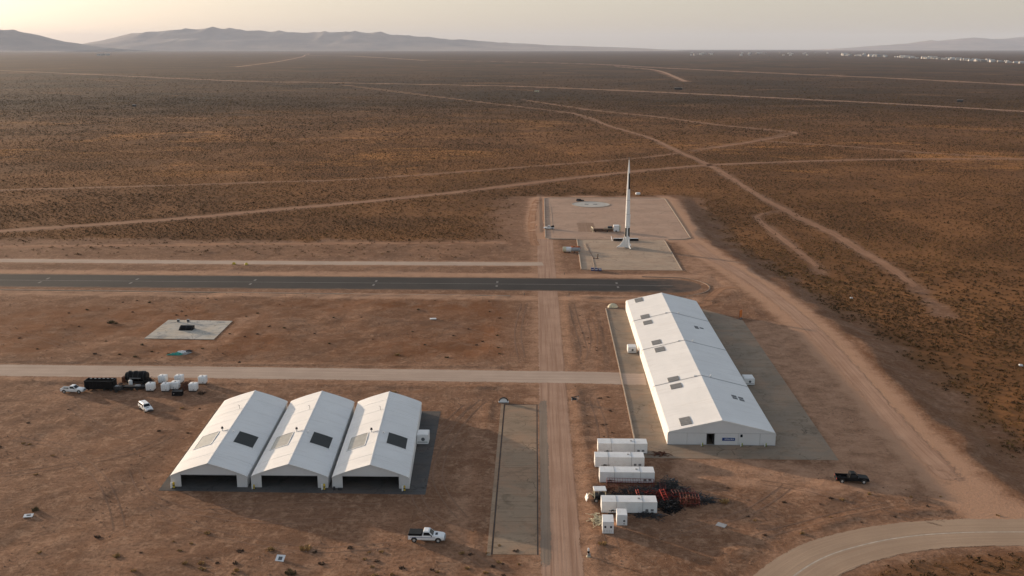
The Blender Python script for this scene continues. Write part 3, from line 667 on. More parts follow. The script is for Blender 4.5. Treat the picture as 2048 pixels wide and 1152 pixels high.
# square slab with shelter
sq = slab('square_slab', [(-96.2, 241.9), (-78.8, 241.4), (-79.2, 258.9), (-96.4, 259.6)], M_PAD_SQ, 0.12, 0.4)
# ------------------------------------------------------------------ fabric hangars
def h_prof(u): return 4.15 - 2.2 * (0.85 * u + 0.15 * u ** 3)
HW, HL, SH = 6.33, 36.0, -0.052
def make_hangar(label, x0, pale_tone):
    t = thing('fabric_hangar', label, 'hangar', (x0 + HW, 155.0, 0.03), 0, 'row of three fabric hangars')
    us = [-1, -0.97, -0.9, -0.75, -0.5, -0.25, 0, 0.25, 0.5, 0.75, 0.9, 0.97, 1]
    def P(u, y, dz=0.0): return (u * HW + SH * y, y, h_prof(abs(u)) + dz - (0.10 if abs(u) == 1 else 0))
    ysn = np.linspace(-0.25, HL + 0.2, 22)
    rf = MB(); rings = []
    for y in ysn:
        sag = -0.05 * abs(math.sin((y + 0.25) / (HL + 0.45) * math.pi * 7))
        rings.append([P(u, y, 0.04 + sag * (1 - abs(u)) * 1.2) for u in us] + [P(u, y, -0.06) for u in us[::-1]])
    rf.loft(rings).build('roof', M_FABRIC, t, True, 14)
    MB().loft([[(SH * y - 0.10, y, 4.15), (SH * y + 0.10, y, 4.15), (SH * y + 0.07, y, 4.235), (SH * y - 0.07, y, 4.235)] for y in (-0.28, HL + 0.22)]).build('ridge_cap', M_WHITE, t)
    for s in (-1, 1):
        MB().loft([[(s * (HW - 0.12) + SH * y, y, 0.0), (s * (HW - 0.04) + SH * y, y, 0.0), (s * (HW - 0.04) + SH * y, y, 1.84), (s * (HW - 0.12) + SH * y, y, 1.84)] for y in (0.2, HL - 0.2)]).build('side_wall', M_FABRIC, t)
    # front wall: two piers and a gable over the opening
    for s in (-1, 1):
        pts = [(s * 4.62, 0), (s * (HW - 0.03), 0), (s * (HW - 0.03), 1.83), (s * 5.7, h_prof(5.7 / HW) - 0.08), (s * 4.62, h_prof(4.62 / HW) - 0.08)]
        MB().loft([[(x, -0.10, z) for x, z in pts], [(x, 0.12, z) for x, z in pts]]).build('front_pier', M_WALL, t)
    gp = [(-4.60, 2.12), (4.60, 2.12)] + [(u * HW, h_prof(abs(u)) - 0.085) for u in (0.72, 0.5, 0.25, 0.0, -0.25, -0.5, -0.72)]
    MB().loft([[(x, -0.09, z) for x, z in gp], [(x, 0.11, z) for x, z in gp]]).build('gable', M_WALL, t)
    rp = [(-HW + 0.1, 0), (HW - 0.1, 0)] + [(u * HW, h_prof(abs(u)) - 0.09) for u in (0.96, 0.75, 0.5, 0.25, 0, -0.25, -0.5, -0.75, -0.96)]
    MB().loft([[(x + SH * HL, HL - 0.15, z) for x, z in rp], [(x + SH * HL, HL, z) for x, z in rp]]).build('rear_wall', M_WALL, t)
    MB().box(-4.62, 4.62, -0.13, -0.10, 2.06, 2.14).build('lintel', M_GREY, t)
    for k, y in enumerate(np.linspace(2.5, HL - 3, 7)):     # steel portal frames inside
        pts = [(-HW + 0.3 + SH * y, y, 0.0), (-HW + 0.3 + SH * y, y, 1.65)] + [(u * HW * 0.96 + SH * y, y, h_prof(abs(u)) - 0.22) for u in (-0.9, -0.5, 0, 0.5, 0.9)] + [(HW - 0.3 + SH * y, y, 1.65), (HW - 0.3 + SH * y, y, 0.0)]
        if k < 3: MB().path(pts, 0.07, 5).build('portal_frame', M_GREY, t)
    def panel(u0, u1, y0, y1, m, nm, dz=0.075):
        rings = []
        for y in (y0, y1):
            top = [P(u, y, dz) for u in np.linspace(u0, u1, 4)]; low = [P(u, y, 0.02) for u in np.linspace(u1, u0, 4)]
            rings.append(top + low)
        pn = MB().loft(rings).build(nm, m, t)
        fr = MB()
        for (a0, a1, b0, b1) in ((u0 - 0.012, u0 + 0.008, y0 - 0.1, y1 + 0.1), (u1 - 0.008, u1 + 0.012, y0 - 0.1, y1 + 0.1), (u0 + 0.009, u1 - 0.009, y0 - 0.1, y0 + 0.04), (u0 + 0.009, u1 - 0.009, y1 - 0.04, y1 + 0.1)):
            fr.loft([[P(u, b, dz + 0.05) for u in np.linspace(a0, a1, 4)] + [P(u, b, 0.0) for u in np.linspace(a1, a0, 4)] for b in (b0, b1)])
        fr.build('frame', M_FABRIC, pn)
        return pn
    panel(-0.80, -0.31, 9.4, 15.4, pale_tone, 'pale_roof_window')
    panel(0.26, 0.80, 10.2, 15.4, M_SKY_DARK, 'dark_roof_window')
    for y in np.linspace(4.4, HL - 4.4, 6):
        MB().loft([[P(u, yy, 0.055) for u in us[1:-1]] + [P(u, yy, 0.0) for u in us[1:-1][::-1]] for yy in (y - 0.04, y + 0.04)]).build('roof_seam', M_FABRIC, t)
    def at(u, y): p = P(u, y); return p
    x, y, z = at(-0.13, 26.2); MB().path([(x, y, z), (x, y, z + 0.75), (x - 0.25, y - 0.1, z + 0.85)], 0.035, 5).build('roof_mast', M_DARK, t)
    x, y, z = at(-0.22, 15.3); o = MB().cyl((x, y, z), (x, y, z + 0.5), 0.10, n=8).build('flue', M_WHITE, t)
    MB().cyl((x, y, z + 0.5), (x, y, z + 0.82), 0.26, 0.16, 8).build('flue_cowl', M_DARK, o)
    x, y, z = at(0.13, 14.4); MB().cyl((x, y, z), (x, y, z + 0.32), 0.17, 0.15, 10).build('roof_vent', M_WHITE, t)
    x, y, z = at(-0.02, 14.9); MB().cyl((x - 1.0, y, P(-0.18, y)[2] + 0.05), (x, y, z + 0.09), 0.03, n=4).build('cable', M_GREY, t)
    return t
make_hangar('white fabric hangar, leftmost of the row of three, beside open dirt', -59.3, M_SKY_PALE)
make_hangar('white fabric hangar in the middle of the row of three', -46.05, mat('grey_translucent_panel', (0.30, 0.29, 0.26), 0.4, 0.15, 1.4, dirt=(0.2, 0.18, 0.15), dirt_amt=0.6))
make_hangar('white fabric hangar, rightmost of the row of three, with an air unit at its side', -32.75, MATS['grey_translucent_panel'])

# yellow guard posts at the doors
def make_guard(label, loc, group, s=1.0, m=M_YELLOW):
    t = thing('guard_post', label, 'guard post', loc, 0, group, s)
    MB().cyl((0, 0, 0), (0, 0, 0.95), 0.17, 0.17, 10).cyl((0, 0, 0.95), (0, 0, 1.05), 0.17, 0.09, 10).build('post', m, t, True)
    MB().cyl((0, 0, 0.45), (0, 0, 0.62), 0.176, 0.176, 10, False).build('band', M_DARK, t)
    MB().box(-0.3, 0.3, -0.3, 0.3, 0, 0.08).build('foot', M_DARK, t)
    MB().bevbox(-0.5, -0.22, -0.12, 0.16, 0, 1.0, 0.05).build('cabinet', M_WHITE, t)
    return t
g0 = make_guard('yellow guard post with pale cabinet at the left corner of the leftmost hangar', (-58.6, 154.3, 0.03), 'guard posts at the hangar doors')
dup(g0, (-45.4, 154.2, 0.03), 0, 'low yellow guard post at the left pier of the middle hangar', None, 0.75)
dup(g0, (-33.9, 154.2, 0.03), 0, 'yellow guard post at the right pier of the middle hangar')
dup(g0, (-20.8, 154.0, 0.03), 0, 'yellow guard post at the right pier of the rightmost hangar', None, 0.9)
bx = thing('tool_box', 'small dark boxes by the left pier of the rightmost hangar', 'tool box', (-31.8, 154.2, 0.03))
MB().bevbox(-0.7, -0.35, -0.2, 0.2, 0, 0.5, 0.04).build('canister', M_DARK, bx); MB().bevbox(0.1, 0.8, -0.2, 0.2, 0, 0.3, 0.04).build('case', M_DARK, bx)

def make_air_unit(label, loc, size, group='air units beside the halls'):
    sx, sy, sz = size
    t = thing('air_unit', label, 'air unit', loc, 0, group)
    MB().bevbox(-sx / 2, sx / 2, -sy / 2, sy / 2, 0.15, sz, 0.05).build('casing', M_WHITE, t)
    MB().box(-sx / 2 + 0.1, sx / 2 - 0.1, -sy / 2 + 0.1, sy / 2 - 0.1, 0, 0.15).build('skid', M_DARK, t)
    MB().cyl((0.1, -sy / 2 - 0.012, sz * 0.55), (0.1, -sy / 2 + 0.02, sz * 0.55), min(sx, sz) * 0.18, n=14).build('fan_grille', M_SLAT, t)
    MB().box(-sx / 2 + 0.15, sx / 2 - 0.15, -sy / 2 - 0.01, -sy / 2 + 0.02, sz * 0.24, sz * 0.30).build('louvre', M_SLAT, t)
    MB().box(-sx / 2 + 0.08, sx / 2 - 0.08, -sy / 2 + 0.12, sy / 2 - 0.12, sz, sz + 0.05).build('lid', M_FABRIC, t)
    return t
make_air_unit('white box air unit at the right side of the rightmost hangar', (-20.0, 175.2, 0.03), (2.1, 2.6, 1.9))
make_air_unit('white air unit on the pad at the sunlit left side of the long hall', (23.2, 233.2, 0.03), (2.0, 2.6, 1.5))
make_air_unit('white air unit at the shaded right side of the long hall', (46.0, 210.3, 0.03), (2.2, 2.8, 1.5))

# ------------------------------------------------------------------ long hall
def make_hall():
    t = thing('long_hall', 'long white gabled hall with grey roof windows and a blue sign on its end wall', 'hall', (34.05, 175.0, 0.03), -0.0092)
    L, W, E, PK = 98.5, 9.75, 2.5, 4.8
    prof = [(-W, 2.05), (-W + 0.06, 2.32), (-W + 0.32, 2.55), (-W * 0.66, E + (PK - E) * 0.345), (-W * 0.33, E + (PK - E) * 0.672), (0, PK), (W * 0.33, E + (PK - E) * 0.672), (W * 0.66, E + (PK - E) * 0.345), (W - 0.32, 2.55), (W - 0.06, 2.32), (W, 2.05)]
    rings = []
    for y in np.linspace(-0.12, L + 0.12, 41):
        sg = 0.05 * abs(math.sin(y / L * math.pi * 20))
        rings.append([(x, y, z - (sg if 0 < abs(x) < W - 0.4 else 0)) for x, z in prof] + [(x, y, z - 0.16) for x, z in prof[::-1]])
    MB().loft(rings).build('roof', M_FABRIC, t, True, 12)
    def rz(x): return E + (PK - E) * (1 - abs(x) / W)
    for s in (-1, 1): MB().box(min(s * (W - 0.1), s * (W - 0.02)), max(s * (W - 0.1), s * (W - 0.02)), 0.1, L - 0.1, 0, 2.2).build('side_wall', M_FABRIC, t)
    # end wall in panels around the doorway
    xsn = [-9.72, -6.2, -2.73]
    for a, b in zip(xsn[:-1], xsn[1:]): MB().box(a + 0.02, b - 0.02, -0.06, 0.05, 0, 2.24).build('wall_panel', M_WALL, t)
    for a, b in ((-1.22, 3.0), (3.0, 6.9), (6.9, 9.72)): MB().box(a + 0.02, b - 0.02, -0.06, 0.05, 0, 2.24).build('wall_panel', M_WALL, t)
    gp = [(-9.4, 2.27), (9.4, 2.27), (9.2, rz(9.2) - 0.08), (0, PK - 0.08), (-9.2, rz(9.2) - 0.08)]
    MB().loft([[(x, -0.055, z) for x, z in gp], [(x, 0.055, z) for x, z in gp]]).build('gable', M_WALL, t)
    bp = [(-9.7, 0), (9.7, 0), (9.7, 2.1), (9.2, rz(9.2) - 0.1), (0, PK - 0.1), (-9.2, rz(9.2) - 0.1), (-9.7, 2.1)]
    MB().loft([[(x, L - 0.1, z) for x, z in bp], [(x, L, z) for x, z in bp]]).build('rear_wall', M_WALL, t)
    MB().box(-9.75, 9.75, -0.085, -0.055, 2.235, 2.275).build('seam', M_GREY, t)
    d = MB().box(-2.74, -2.64, -0.09, 0.08, 0, 2.26).box(-1.30, -1.20, -0.09, 0.08, 0, 2.26).box(-2.64, -1.30, -0.09, 0.08, 2.16, 2.26).build('door_frame', M_GREY, t)
    MB().plate([(-1.32, 0.1, 0), (-1.55, 1.2, 0), (-1.55, 1.2, 2.1), (-1.32, 0.1, 2.1)], 0.05).build('door', M_DARK, t)
    sg = MB().box(0.12, 2.42, -0.12, -0.066, 0.86, 1.46).build('sign_board', M_BLUE, t, label='blue sign board with pale lettering')
    MB().box(0.10, 2.44, -0.125, -0.066, 1.46, 1.53).build('sign_trim', M_WHITE, sg)
    x = 0.58                                                       # lettering too blurred to read: pale letter-like strokes
    for w, kind in ((0.14, 0), (0.17, 1), (0.15, 2), (0.14, 0), (0.17, 3), (0.13, 1), (0.15, 2), (0.14, 0)):
        m = MB(); z0, z1 = 1.03, 1.29
        if kind in (0, 2): m.box(x, x + 0.045, -0.130, -0.121, z0, z1)
        if kind in (0, 1, 3): m.box(x + w - 0.045, x + w, -0.130, -0.121, z0, z1)
        if kind in (1, 2): m.box(x + 0.047, x + w - 0.047, -0.130, -0.121, z1 - 0.05, z1)
        if kind in (2, 3): m.box(x, x + w - 0.047, -0.130, -0.121, z0, z0 + 0.05)
        m.box(x + 0.047, x + w - 0.047, -0.130, -0.121, 1.14, 1.18)
        m.build('letter_stroke', M_WHITE, sg); x += w + 0.055
    wd = MB().box(3.28, 3.84, -0.09, -0.062, 1.48, 2.16).build('window', M_WHITE, t)
    MB().box(3.34, 3.78, -0.102, -0.091, 1.54, 2.10).build('pane', M_GLASS, wd)
    # roof windows on the sunlit side
    def roofbox(x0, x1, y0, y1, nm, m, up=0.10, par=t):
        q0 = [(x0, y, rz(x0) - 0.05) for y in (y0, y1)]; q1 = [(x1, y, rz(x1) - 0.05) for y in (y0, y1)]
        lo = [q0[0], q1[0], q1[1], q0[1]]
        return MB().loft([lo, [(a, b, c + up) for a, b, c in lo]]).build(nm, m, par)
    for x0, x1, y0, y1 in [(26.6, 28.7, 269.0, 273.0), (26.6, 28.75, 251.7, 255.1), (26.7, 28.85, 246.0, 249.2), (27.0, 29.1, 228.0, 231.2), (27.1, 29.3, 222.2, 225.3), (27.5, 29.7, 200.9, 203.4), (27.5, 29.7, 196.2, 198.9), (26.9, 28.85, 176.2, 179.9)]:
        w = roofbox(x0 - 34.05, x1 - 34.05, y0 - 175, y1 - 175, 'roof_window', M_SKY_GREY, 0.13)
        a, b, c, d_ = x0 - 34.05, x1 - 34.05, y0 - 175, y1 - 175
        for k in (1, 2): yy = c + (d_ - c) * k / 3; roofbox(a + 0.06, b - 0.06, yy - 0.03, yy + 0.03, 'glazing_bar', M_GREY, 0.16, w)
    # slatted vents on the shaded side
    for x0, y0 in ((39.2, 241.2), (39.2, 189.8)):
        for i in range(2):
            for j in range(2):
                if j == 0 and i == 1 and y0 > 200: continue
                roofbox(x0 - 34.6 + i * 1.3, x0 - 34.6 + i * 1.3 + 0.95, y0 - 175 + j * 1.3 - i * 0.25, y0 - 175 + j * 1.3 + 0.9 - i * 0.25, 'roof_vent', M_SLAT, 0.09)
    # seams with cables over the roof and their caps
    for y in (25.6, 51.5, 77.0):
        pts = [(-W - 0.02, y - 0.3, 1.6), (-W + 0.05, y - 0.3, 2.36), (-W + 0.35, y - 0.25, 2.6), (-W * 0.33, y, rz(W * 0.33) + 0.06), (0, y + 0.2, PK + 0.06), (W * 0.5, y, rz(W * 0.5) + 0.05), (W - 0.3, y - 0.2, 2.62)]
        MB().path(pts, 0.045, 5).build('seam_cable', M_GREY, t)
        c = MB().cyl((2.1, y + 0.9, rz(2.1)), (2.1, y + 0.9, rz(2.1) + 0.4), 0.22, 0.18, 10).build('vent_cap', M_WHITE, t, True)
        MB().box(-1.5, -0.8, y + 0.3, y + 0.6, rz(1.1) - 0.02, rz(1.1) + 0.16).build('cable_clamp', M_WHITE, t)
    MB().box(-9.74, 9.74, -0.11, -0.062, -0.02, 0.09).build('plinth', M_GREY, t)
    return t
make_hall()
M_LIME = mat('lime_paint', (0.34, 0.38, 0.05), 0.5, 0.2, 2.0, dirt=DUST, dirt_amt=0.3)
for x, lb in ((30.6, 'low yellow-green guard post left of the long hall doorway'), (37.7, 'low yellow-green guard post under the small window of the long hall'), (42.0, 'low yellow-green guard post near the right corner of the long hall')):
    make_guard(lb, (x, 174.4, 0.03), 'guard posts at the long hall', 0.6, M_LIME)

# ------------------------------------------------------------------ white trailers
def make_trailer(label, x0, x1, y0, dep, top, seams=(0.27, 0.74), vents=True, gear=True):
    t = thing('storage_trailer', label, 'trailer', ((x0 + x1) / 2, y0 + dep / 2, hz((x0 + x1) / 2, y0) + 0.0), 0, 'white storage trailers beside the dirt road')
    L = x1 - x0; a, b, c, d = -L / 2, L / 2, -dep / 2, dep / 2
    z0 = 0.22
    ring = lambda x: [(x, c, z0), (x, c, top - 0.05), (x, c + 0.04, top - 0.01), (x, 0, top + 0.01), (x, d - 0.04, top - 0.01), (x, d, top - 0.05), (x, d, z0)]
    MB().loft([ring(a), ring(b)]).build('body', M_WHITE, t)
    MB().loft([[(x, c - 0.02, top - 0.10), (x, c - 0.02, top + 0.015), (x, c + 0.05, top + 0.02), (x, c + 0.05, top - 0.10)] for x in (a - 0.01, b + 0.01)]).build('roof_edge', M_FABRIC, t)
    for x in (a, b): MB().box(x - 0.025, x + 0.025, c - 0.02, d + 0.02, z0 - 0.02, z0 + 0.08).build('end_sill', M_GREY, t)
    MB().box(a + 0.3, b - 0.3, c + 0.25, d - 0.25, 0.02, z0).build('chassis', M_DARK, t)
    for x in (a + 1.2, b - 1.2):
        w = MB().cyl((x, c + 0.05, 0.26), (x, c + 0.27, 0.26), 0.26, n=12).build('wheel', M_RUBBER, t)
        MB().cyl((x, c + 0.04, 0.26), (x, c + 0.06, 0.26), 0.13, n=10).build('rim', M_RIM, w)
    for s in seams:
        x = a + L * s
        pts = [(x, c - 0.012, z0 + 0.05), (x, c - 0.025, top + 0.02), (x, 0, top + 0.03), (x, d - 0.05, top + 0.02)]
        MB().path(pts, 0.022, 4).build('seam', M_SLAT, t)
    if vents:
        for x in (b - 1.55, b - 0.75):
            v = MB().box(x - 0.22, x + 0.22, c - 0.03, c + 0.01, z0 + 0.28, z0 + 0.62).build('vent', M_SLAT, t)
            for k in range(3): MB().box(x - 0.2, x + 0.2, c - 0.045, c - 0.031, z0 + 0.33 + k * 0.1, z0 + 0.36 + k * 0.1).build('louvre', M_GREY, v)
    if gear:
        g = MB().path([(a + 1.1, c - 0.06, z0 + 0.35), (a + 2.6, c - 0.06, z0 + 0.38)], 0.04, 5).path([(a + 1.5, c - 0.06, z0 + 0.1), (a + 1.5, c - 0.06, z0 + 0.5)], 0.05, 5).path([(a + 1.9, c - 0.06, z0 + 0.1), (a + 1.9, c - 0.06, z0 + 0.48)], 0.05, 5).build('pipework', M_DARK, t)
        MB().cyl((a + 1.68, c - 0.12, z0 + 0.40), (a + 1.68, c - 0.02, z0 + 0.40), 0.13, n=10).build('valve_wheel', M_DARK, g)
    MB().box(a + L * 0.66, a + L * 0.66 + 0.35, -0.2, 0.2, top + 0.045, top + 0.10).build('roof_hatch', M_GREY, t)
    return t
make_trailer('white storage trailer nearest the long hall, first of the four', 11.5, 20.2, 170.3, 2.5, 2.0)
make_trailer('white storage trailer second from the long hall', 10.6, 19.0, 163.9, 2.5, 2.0)
make_trailer('white storage trailer third from the long hall, behind the red frames', 11.0, 20.0, 157.4, 2.5, 2.0)
make_trailer('white storage trailer in front of the red frames, nearest the two small boxes', 10.6, 19.1, 146.0, 2.5, 2.0)
def make_box_unit(label, x0, x1, y0, dep, top, kind):
    t = thing('white_cabin', label, 'cabin', ((x0 + x1) / 2, y0 + dep / 2, 0), R(-1.5), 'small white cabins')
    a, b, c, d = (x0 - x1) / 2, (x1 - x0) / 2, -dep / 2, dep / 2
    MB().bevbox(a, b, c, d, 0.2, top, 0.04).build('body', M_WHITE, t)
    MB().box(a + 0.1, b - 0.1, c + 0.1, d - 0.1, 0, 0.2).build('skid', M_DARK, t)
    for s in (a, b - 0.06): MB().box(s, s + 0.06, c - 0.015, c + 0.03, 0.2, top - 0.06).build('corner_post', M_FABRIC, t)
    if kind == 0:
        for x in (-0.42, 0.42):
            w = MB().box(x - 0.15, x + 0.15, c - 0.02, c + 0.01, 1.05, 1.4).build('window', M_GREY, t)
            MB().box(x - 0.11, x + 0.11, c - 0.03, c - 0.021, 1.09, 1.36).build('pane', M_GLASS, w)
        for k in range(5): MB().box(-0.55 + k * 0.24, -0.50 + k * 0.24, c - 0.02, c + 0.01, 0.35, 0.75).build('rib', M_GREY, t)
    else:
        MB().cyl((0.32, c - 0.03, 1.0), (0.32, c + 0.01, 1.0), 0.17, n=14).build('fan_grille', M_SLAT, t)
        MB().box(0.2, 0.45, c - 0.02, c + 0.01, 0.45, 0.65).build('meter_box', M_GREY, t)
    return t
make_box_unit('small white cabin with two windows, nearest the camera', 10.35, 12.0, 139.4, 2.5, 2.05, 0)
make_box_unit('small white cabin with a round fan, against the nearest trailer', 12.65, 14.2, 141.9, 2.3, 1.95, 1)

# ------------------------------------------------------------------ red frames and scrap between the trailers
def red_rack(label, loc, rz, sx, sy, sz, bars, m=M_RED, tilt=0.0, grp='red steel frames'):
    t = thing('steel_frame', label, 'steel frame', loc, rz, grp); t.rotation_euler = (tilt, 0, rz)
    r = 0.035
    for x in (-sx / 2, sx / 2):
        for y in (-sy / 2, sy / 2): MB().cyl((x, y, 0), (x, y, sz), r, n=6).build('post', m, t)
    for z in (0.06, sz * 0.5, sz):
        for y in (-sy / 2, sy / 2): MB().cyl((-sx / 2, y, z), (sx / 2, y, z), r, n=6).build('rail', m, t)
        for x in (-sx / 2, sx / 2): MB().cyl((x, -sy / 2, z), (x, sy / 2, z), r, n=6).build('rail', m, t)
    for k in range(1, bars):
        x = -sx / 2 + sx * k / bars
        MB().cyl((x, -sy / 2, 0.06), (x, -sy / 2, sz), r * 0.7, n=5).build('bar', m, t)
        MB().cyl((x, -sy / 2, sz), (x, sy / 2, sz), r * 0.7, n=5).build('bar', m, t)
    for k in range(3):
        a = -sx / 2 + sx * k / 3; b = a + sx / 3
        MB().cyl((a, -sy / 2, 0.06), (b, -sy / 2, sz), r * 0.6, n=5).build('brace', m, t)
    return t
red_rack('long low red lattice frame in front of the third trailer', (15.9, 155.9, 0), R(-2), 7.6, 1.2, 1.45, 18)
red_rack('red lattice frame lying across the middle of the scrap, dark with dirt', (17.6, 153.2, 0), R(8), 4.6, 1.3, 0.8, 9, M_RUST)
red_rack('tall red cage standing at the right end of the scrap pile', (24.6, 149.7, 0), R(-3), 2.9, 2.0, 1.55, 6)
red_rack('red frame leaning behind the tall red cage', (24.0, 152.4, 0), R(6), 3.6, 1.4, 1.2, 7)
red_rack('small red frame behind the white-roofed loader', (12.4, 154.6, 0), R(20), 2.2, 1.0, 0.9, 5, M_RUST)
red_rack('narrow red frame beside the right end of the third trailer', (21.0, 154.6, 0), R(85), 3.2, 0.9, 1.2, 6)
red_rack('rust red frame between the loader and the long red lattice', (13.4, 152.4, 0), R(-30), 1.8, 0.9, 0.7, 4, M_RUST)
def ladder(label, p0, p1, w, m):
    t = thing('ladder_frame', label, 'ladder', p0, 0, 'loose red ladders')
    d = Vector(p1) - Vector(p0); s = Vector((0, 0, 1)).cross(d).normalized() * w / 2
    for q in (s, -s): MB().cyl(tuple(q), tuple(d + q), 0.045, n=6).build('rail', m, t)
    for k in range(7):
        c = d * ((k + 0.5) / 7); MB().cyl(tuple(c + s), tuple(c - s), 0.03, n=5).build('rung', m, t)
M_BRED = mat('bright_red_paint', (0.62, 0.05, 0.025), 0.45, 0.15, 1.5, dirt=(0.2, 0.06, 0.04), dirt_amt=0.3)
ladder('bright red ladder leaning among the scrap behind the front trailer', (17.1, 150.0, 0.0), (16.6, 152.6, 1.3), 0.4, M_BRED)
ladder('bright red ladder with pale rails leaning right of the trailers', (21.4, 149.6, 0.0), (20.5, 152.4, 1.5), 0.75, M_BRED)

def tangle(name, label, cx, cy, rx, ry, h, n, m, seed, cat='scrap heap', r=0.05):
    """heap of bent rods, cables and torn sheet"""
    q = random.Random(seed); b = MB()
    for k in range(n):
        a, rr = q.uniform(0, 6.283), math.sqrt(q.random())
        x, y = math.cos(a) * rr * rx, math.sin(a) * rr * ry
        z = h * (1 - rr * rr) * q.uniform(0.2, 1.0)
        pts = [(x, y, z)]
        for j in range(3):
            x += q.uniform(-0.7, 0.7); y += q.uniform(-0.6, 0.6); z = max(0.02, z + q.uniform(-0.35, 0.28)); pts.append((x, y, z))
        if k % 3 == 0:
            w = q.uniform(0.15, 0.5); p = pts[0]
            b.plate([p, (p[0] + w, p[1] + q.uniform(-.2, .2), p[2] + q.uniform(-.2, .2)), (p[0] + w, p[1] + w, p[2] + q.uniform(-.15, .2)), (p[0], p[1] + w, p[2] + q.uniform(-.15, .15))], 0.02)
        b.path(pts, q.uniform(0.4, 1.0) * r, 4)
    o = b.build(name, m); o.location = (cx, cy, hz(cx, cy)); o['kind'] = 'stuff'; o['label'] = label
    return o
tangle('scrap_heap', 'tall heap of dark netting and cables right of the third trailer', 21.9, 155.2, 2.0, 1.8, 2.1, 260, M_DARK, 1)
tangle('scrap_heap', 'heap of dark cables behind the tall red cage', 23.6, 153.2, 1.8, 1.5, 1.3, 180, M_DARK, 2)
tangle('scrap_heap', 'black scrap lying between the trailers under the red frames', 15.6, 151.4, 4.8, 1.9, 0.9, 320, M_BLACK, 3)
tangle('scrap_heap', 'black scrap strewn right of the front trailer', 21.3, 149.0, 1.9, 2.6, 0.8, 260, M_BLACK, 4)
tangle('scrap_heap', 'red and rusty rods strewn among the scrap', 19.6, 152.0, 3.6, 1.8, 1.2, 190, M_RED, 5)
tangle('scrap_heap', 'dark rusty rods heaped inside and around the tall red cage', 24.6, 150.2, 1.6, 1.4, 1.2, 150, M_RUST, 18, r=0.035)
tangle('scrap_heap', 'flat dark litter of rods spreading right of the scrap pile', 24.4, 151.6, 3.4, 2.6, 0.5, 170, M_DARK, 19)
tangle('scrap_heap', 'dark rods and sheet heaped behind the front trailer', 17.8, 153.8, 3.6, 1.5, 1.0, 190, M_DARK, 20)
tangle('scrap_heap', 'dark brush and scrap along the foot of the front trailer', 17.6, 145.2, 2.4, 0.7, 0.5, 60, M_DARK, 6)
tangle('scrap_heap', 'low wreck of dark bent steel right of the tall red cage', 27.6, 150.8, 1.1, 0.7, 0.9, 46, M_DARK, 8)
tangle('scrap_heap', 'pale broken blocks and wire left of the front trailer', 9.7, 143.8, 0.7, 1.9, 0.35, 40, M_CREAM, 9, r=0.07)
tangle('scrap_heap', 'rusty scrap near the left corner of the long hall', 22.4, 170.3, 0.9, 0.5, 0.6, 26, M_RUST, 10, r=0.09)
tangle('scrap_heap', 'red and dark scrap behind the white-roofed loader', 11.7, 155.2, 1.2, 0.8, 1.0, 50, M_RUST, 12)

def make_loader():
    t = thing('small_loader', 'small loader with a white canopy at the left end of the scrap pile', 'loader', (10.55, 151.2, 0), R(4))
    MB().bevbox(-0.75, 0.95, -0.75, 0.75, 0.45, 1.05, 0.08).build('body', M_BLACK, t)
    MB().bevbox(-0.95, 1.05, -0.85, 0.85, 1.95, 2.08, 0.05).build('canopy', M_WHITE, t)
    for x in (-0.85, 0.9):
        for y in (-0.75, 0.75): MB().cyl((x, y, 0.5), (x, y, 1.96), 0.06, n=6).build('canopy_post', M_CREAM, t)
    for x in (-0.6, 0.75):
        for y in (-0.85, 0.85):
            w = MB().cyl((x, y - 0.14, 0.38), (x, y + 0.14, 0.38), 0.38, n=14).build('wheel', M_RUBBER, t)
            MB().cyl((x, y - 0.15, 0.38), (x, y + 0.15, 0.38), 0.18, n=10).build('rim', M_RIM, w)
    MB().bevbox(-0.1, 0.45, -0.3, 0.3, 1.05, 1.45, 0.06).build('seat', M_DARK, t)
    MB().path([(-0.7, -0.5, 0.9), (-1.6, -0.5, 1.5), (-2.0, -0.5, 0.8)], 0.08, 6).build('lift_arm', M_CREAM, t)
    MB().plate([(-2.2, -0.9, 0.3), (-2.2, 0.7, 0.3), (-1.9, 0.7, 1.0), (-1.9, -0.9, 1.0)], 0.12).build('bucket', M_WHITE, t)
make_loader()

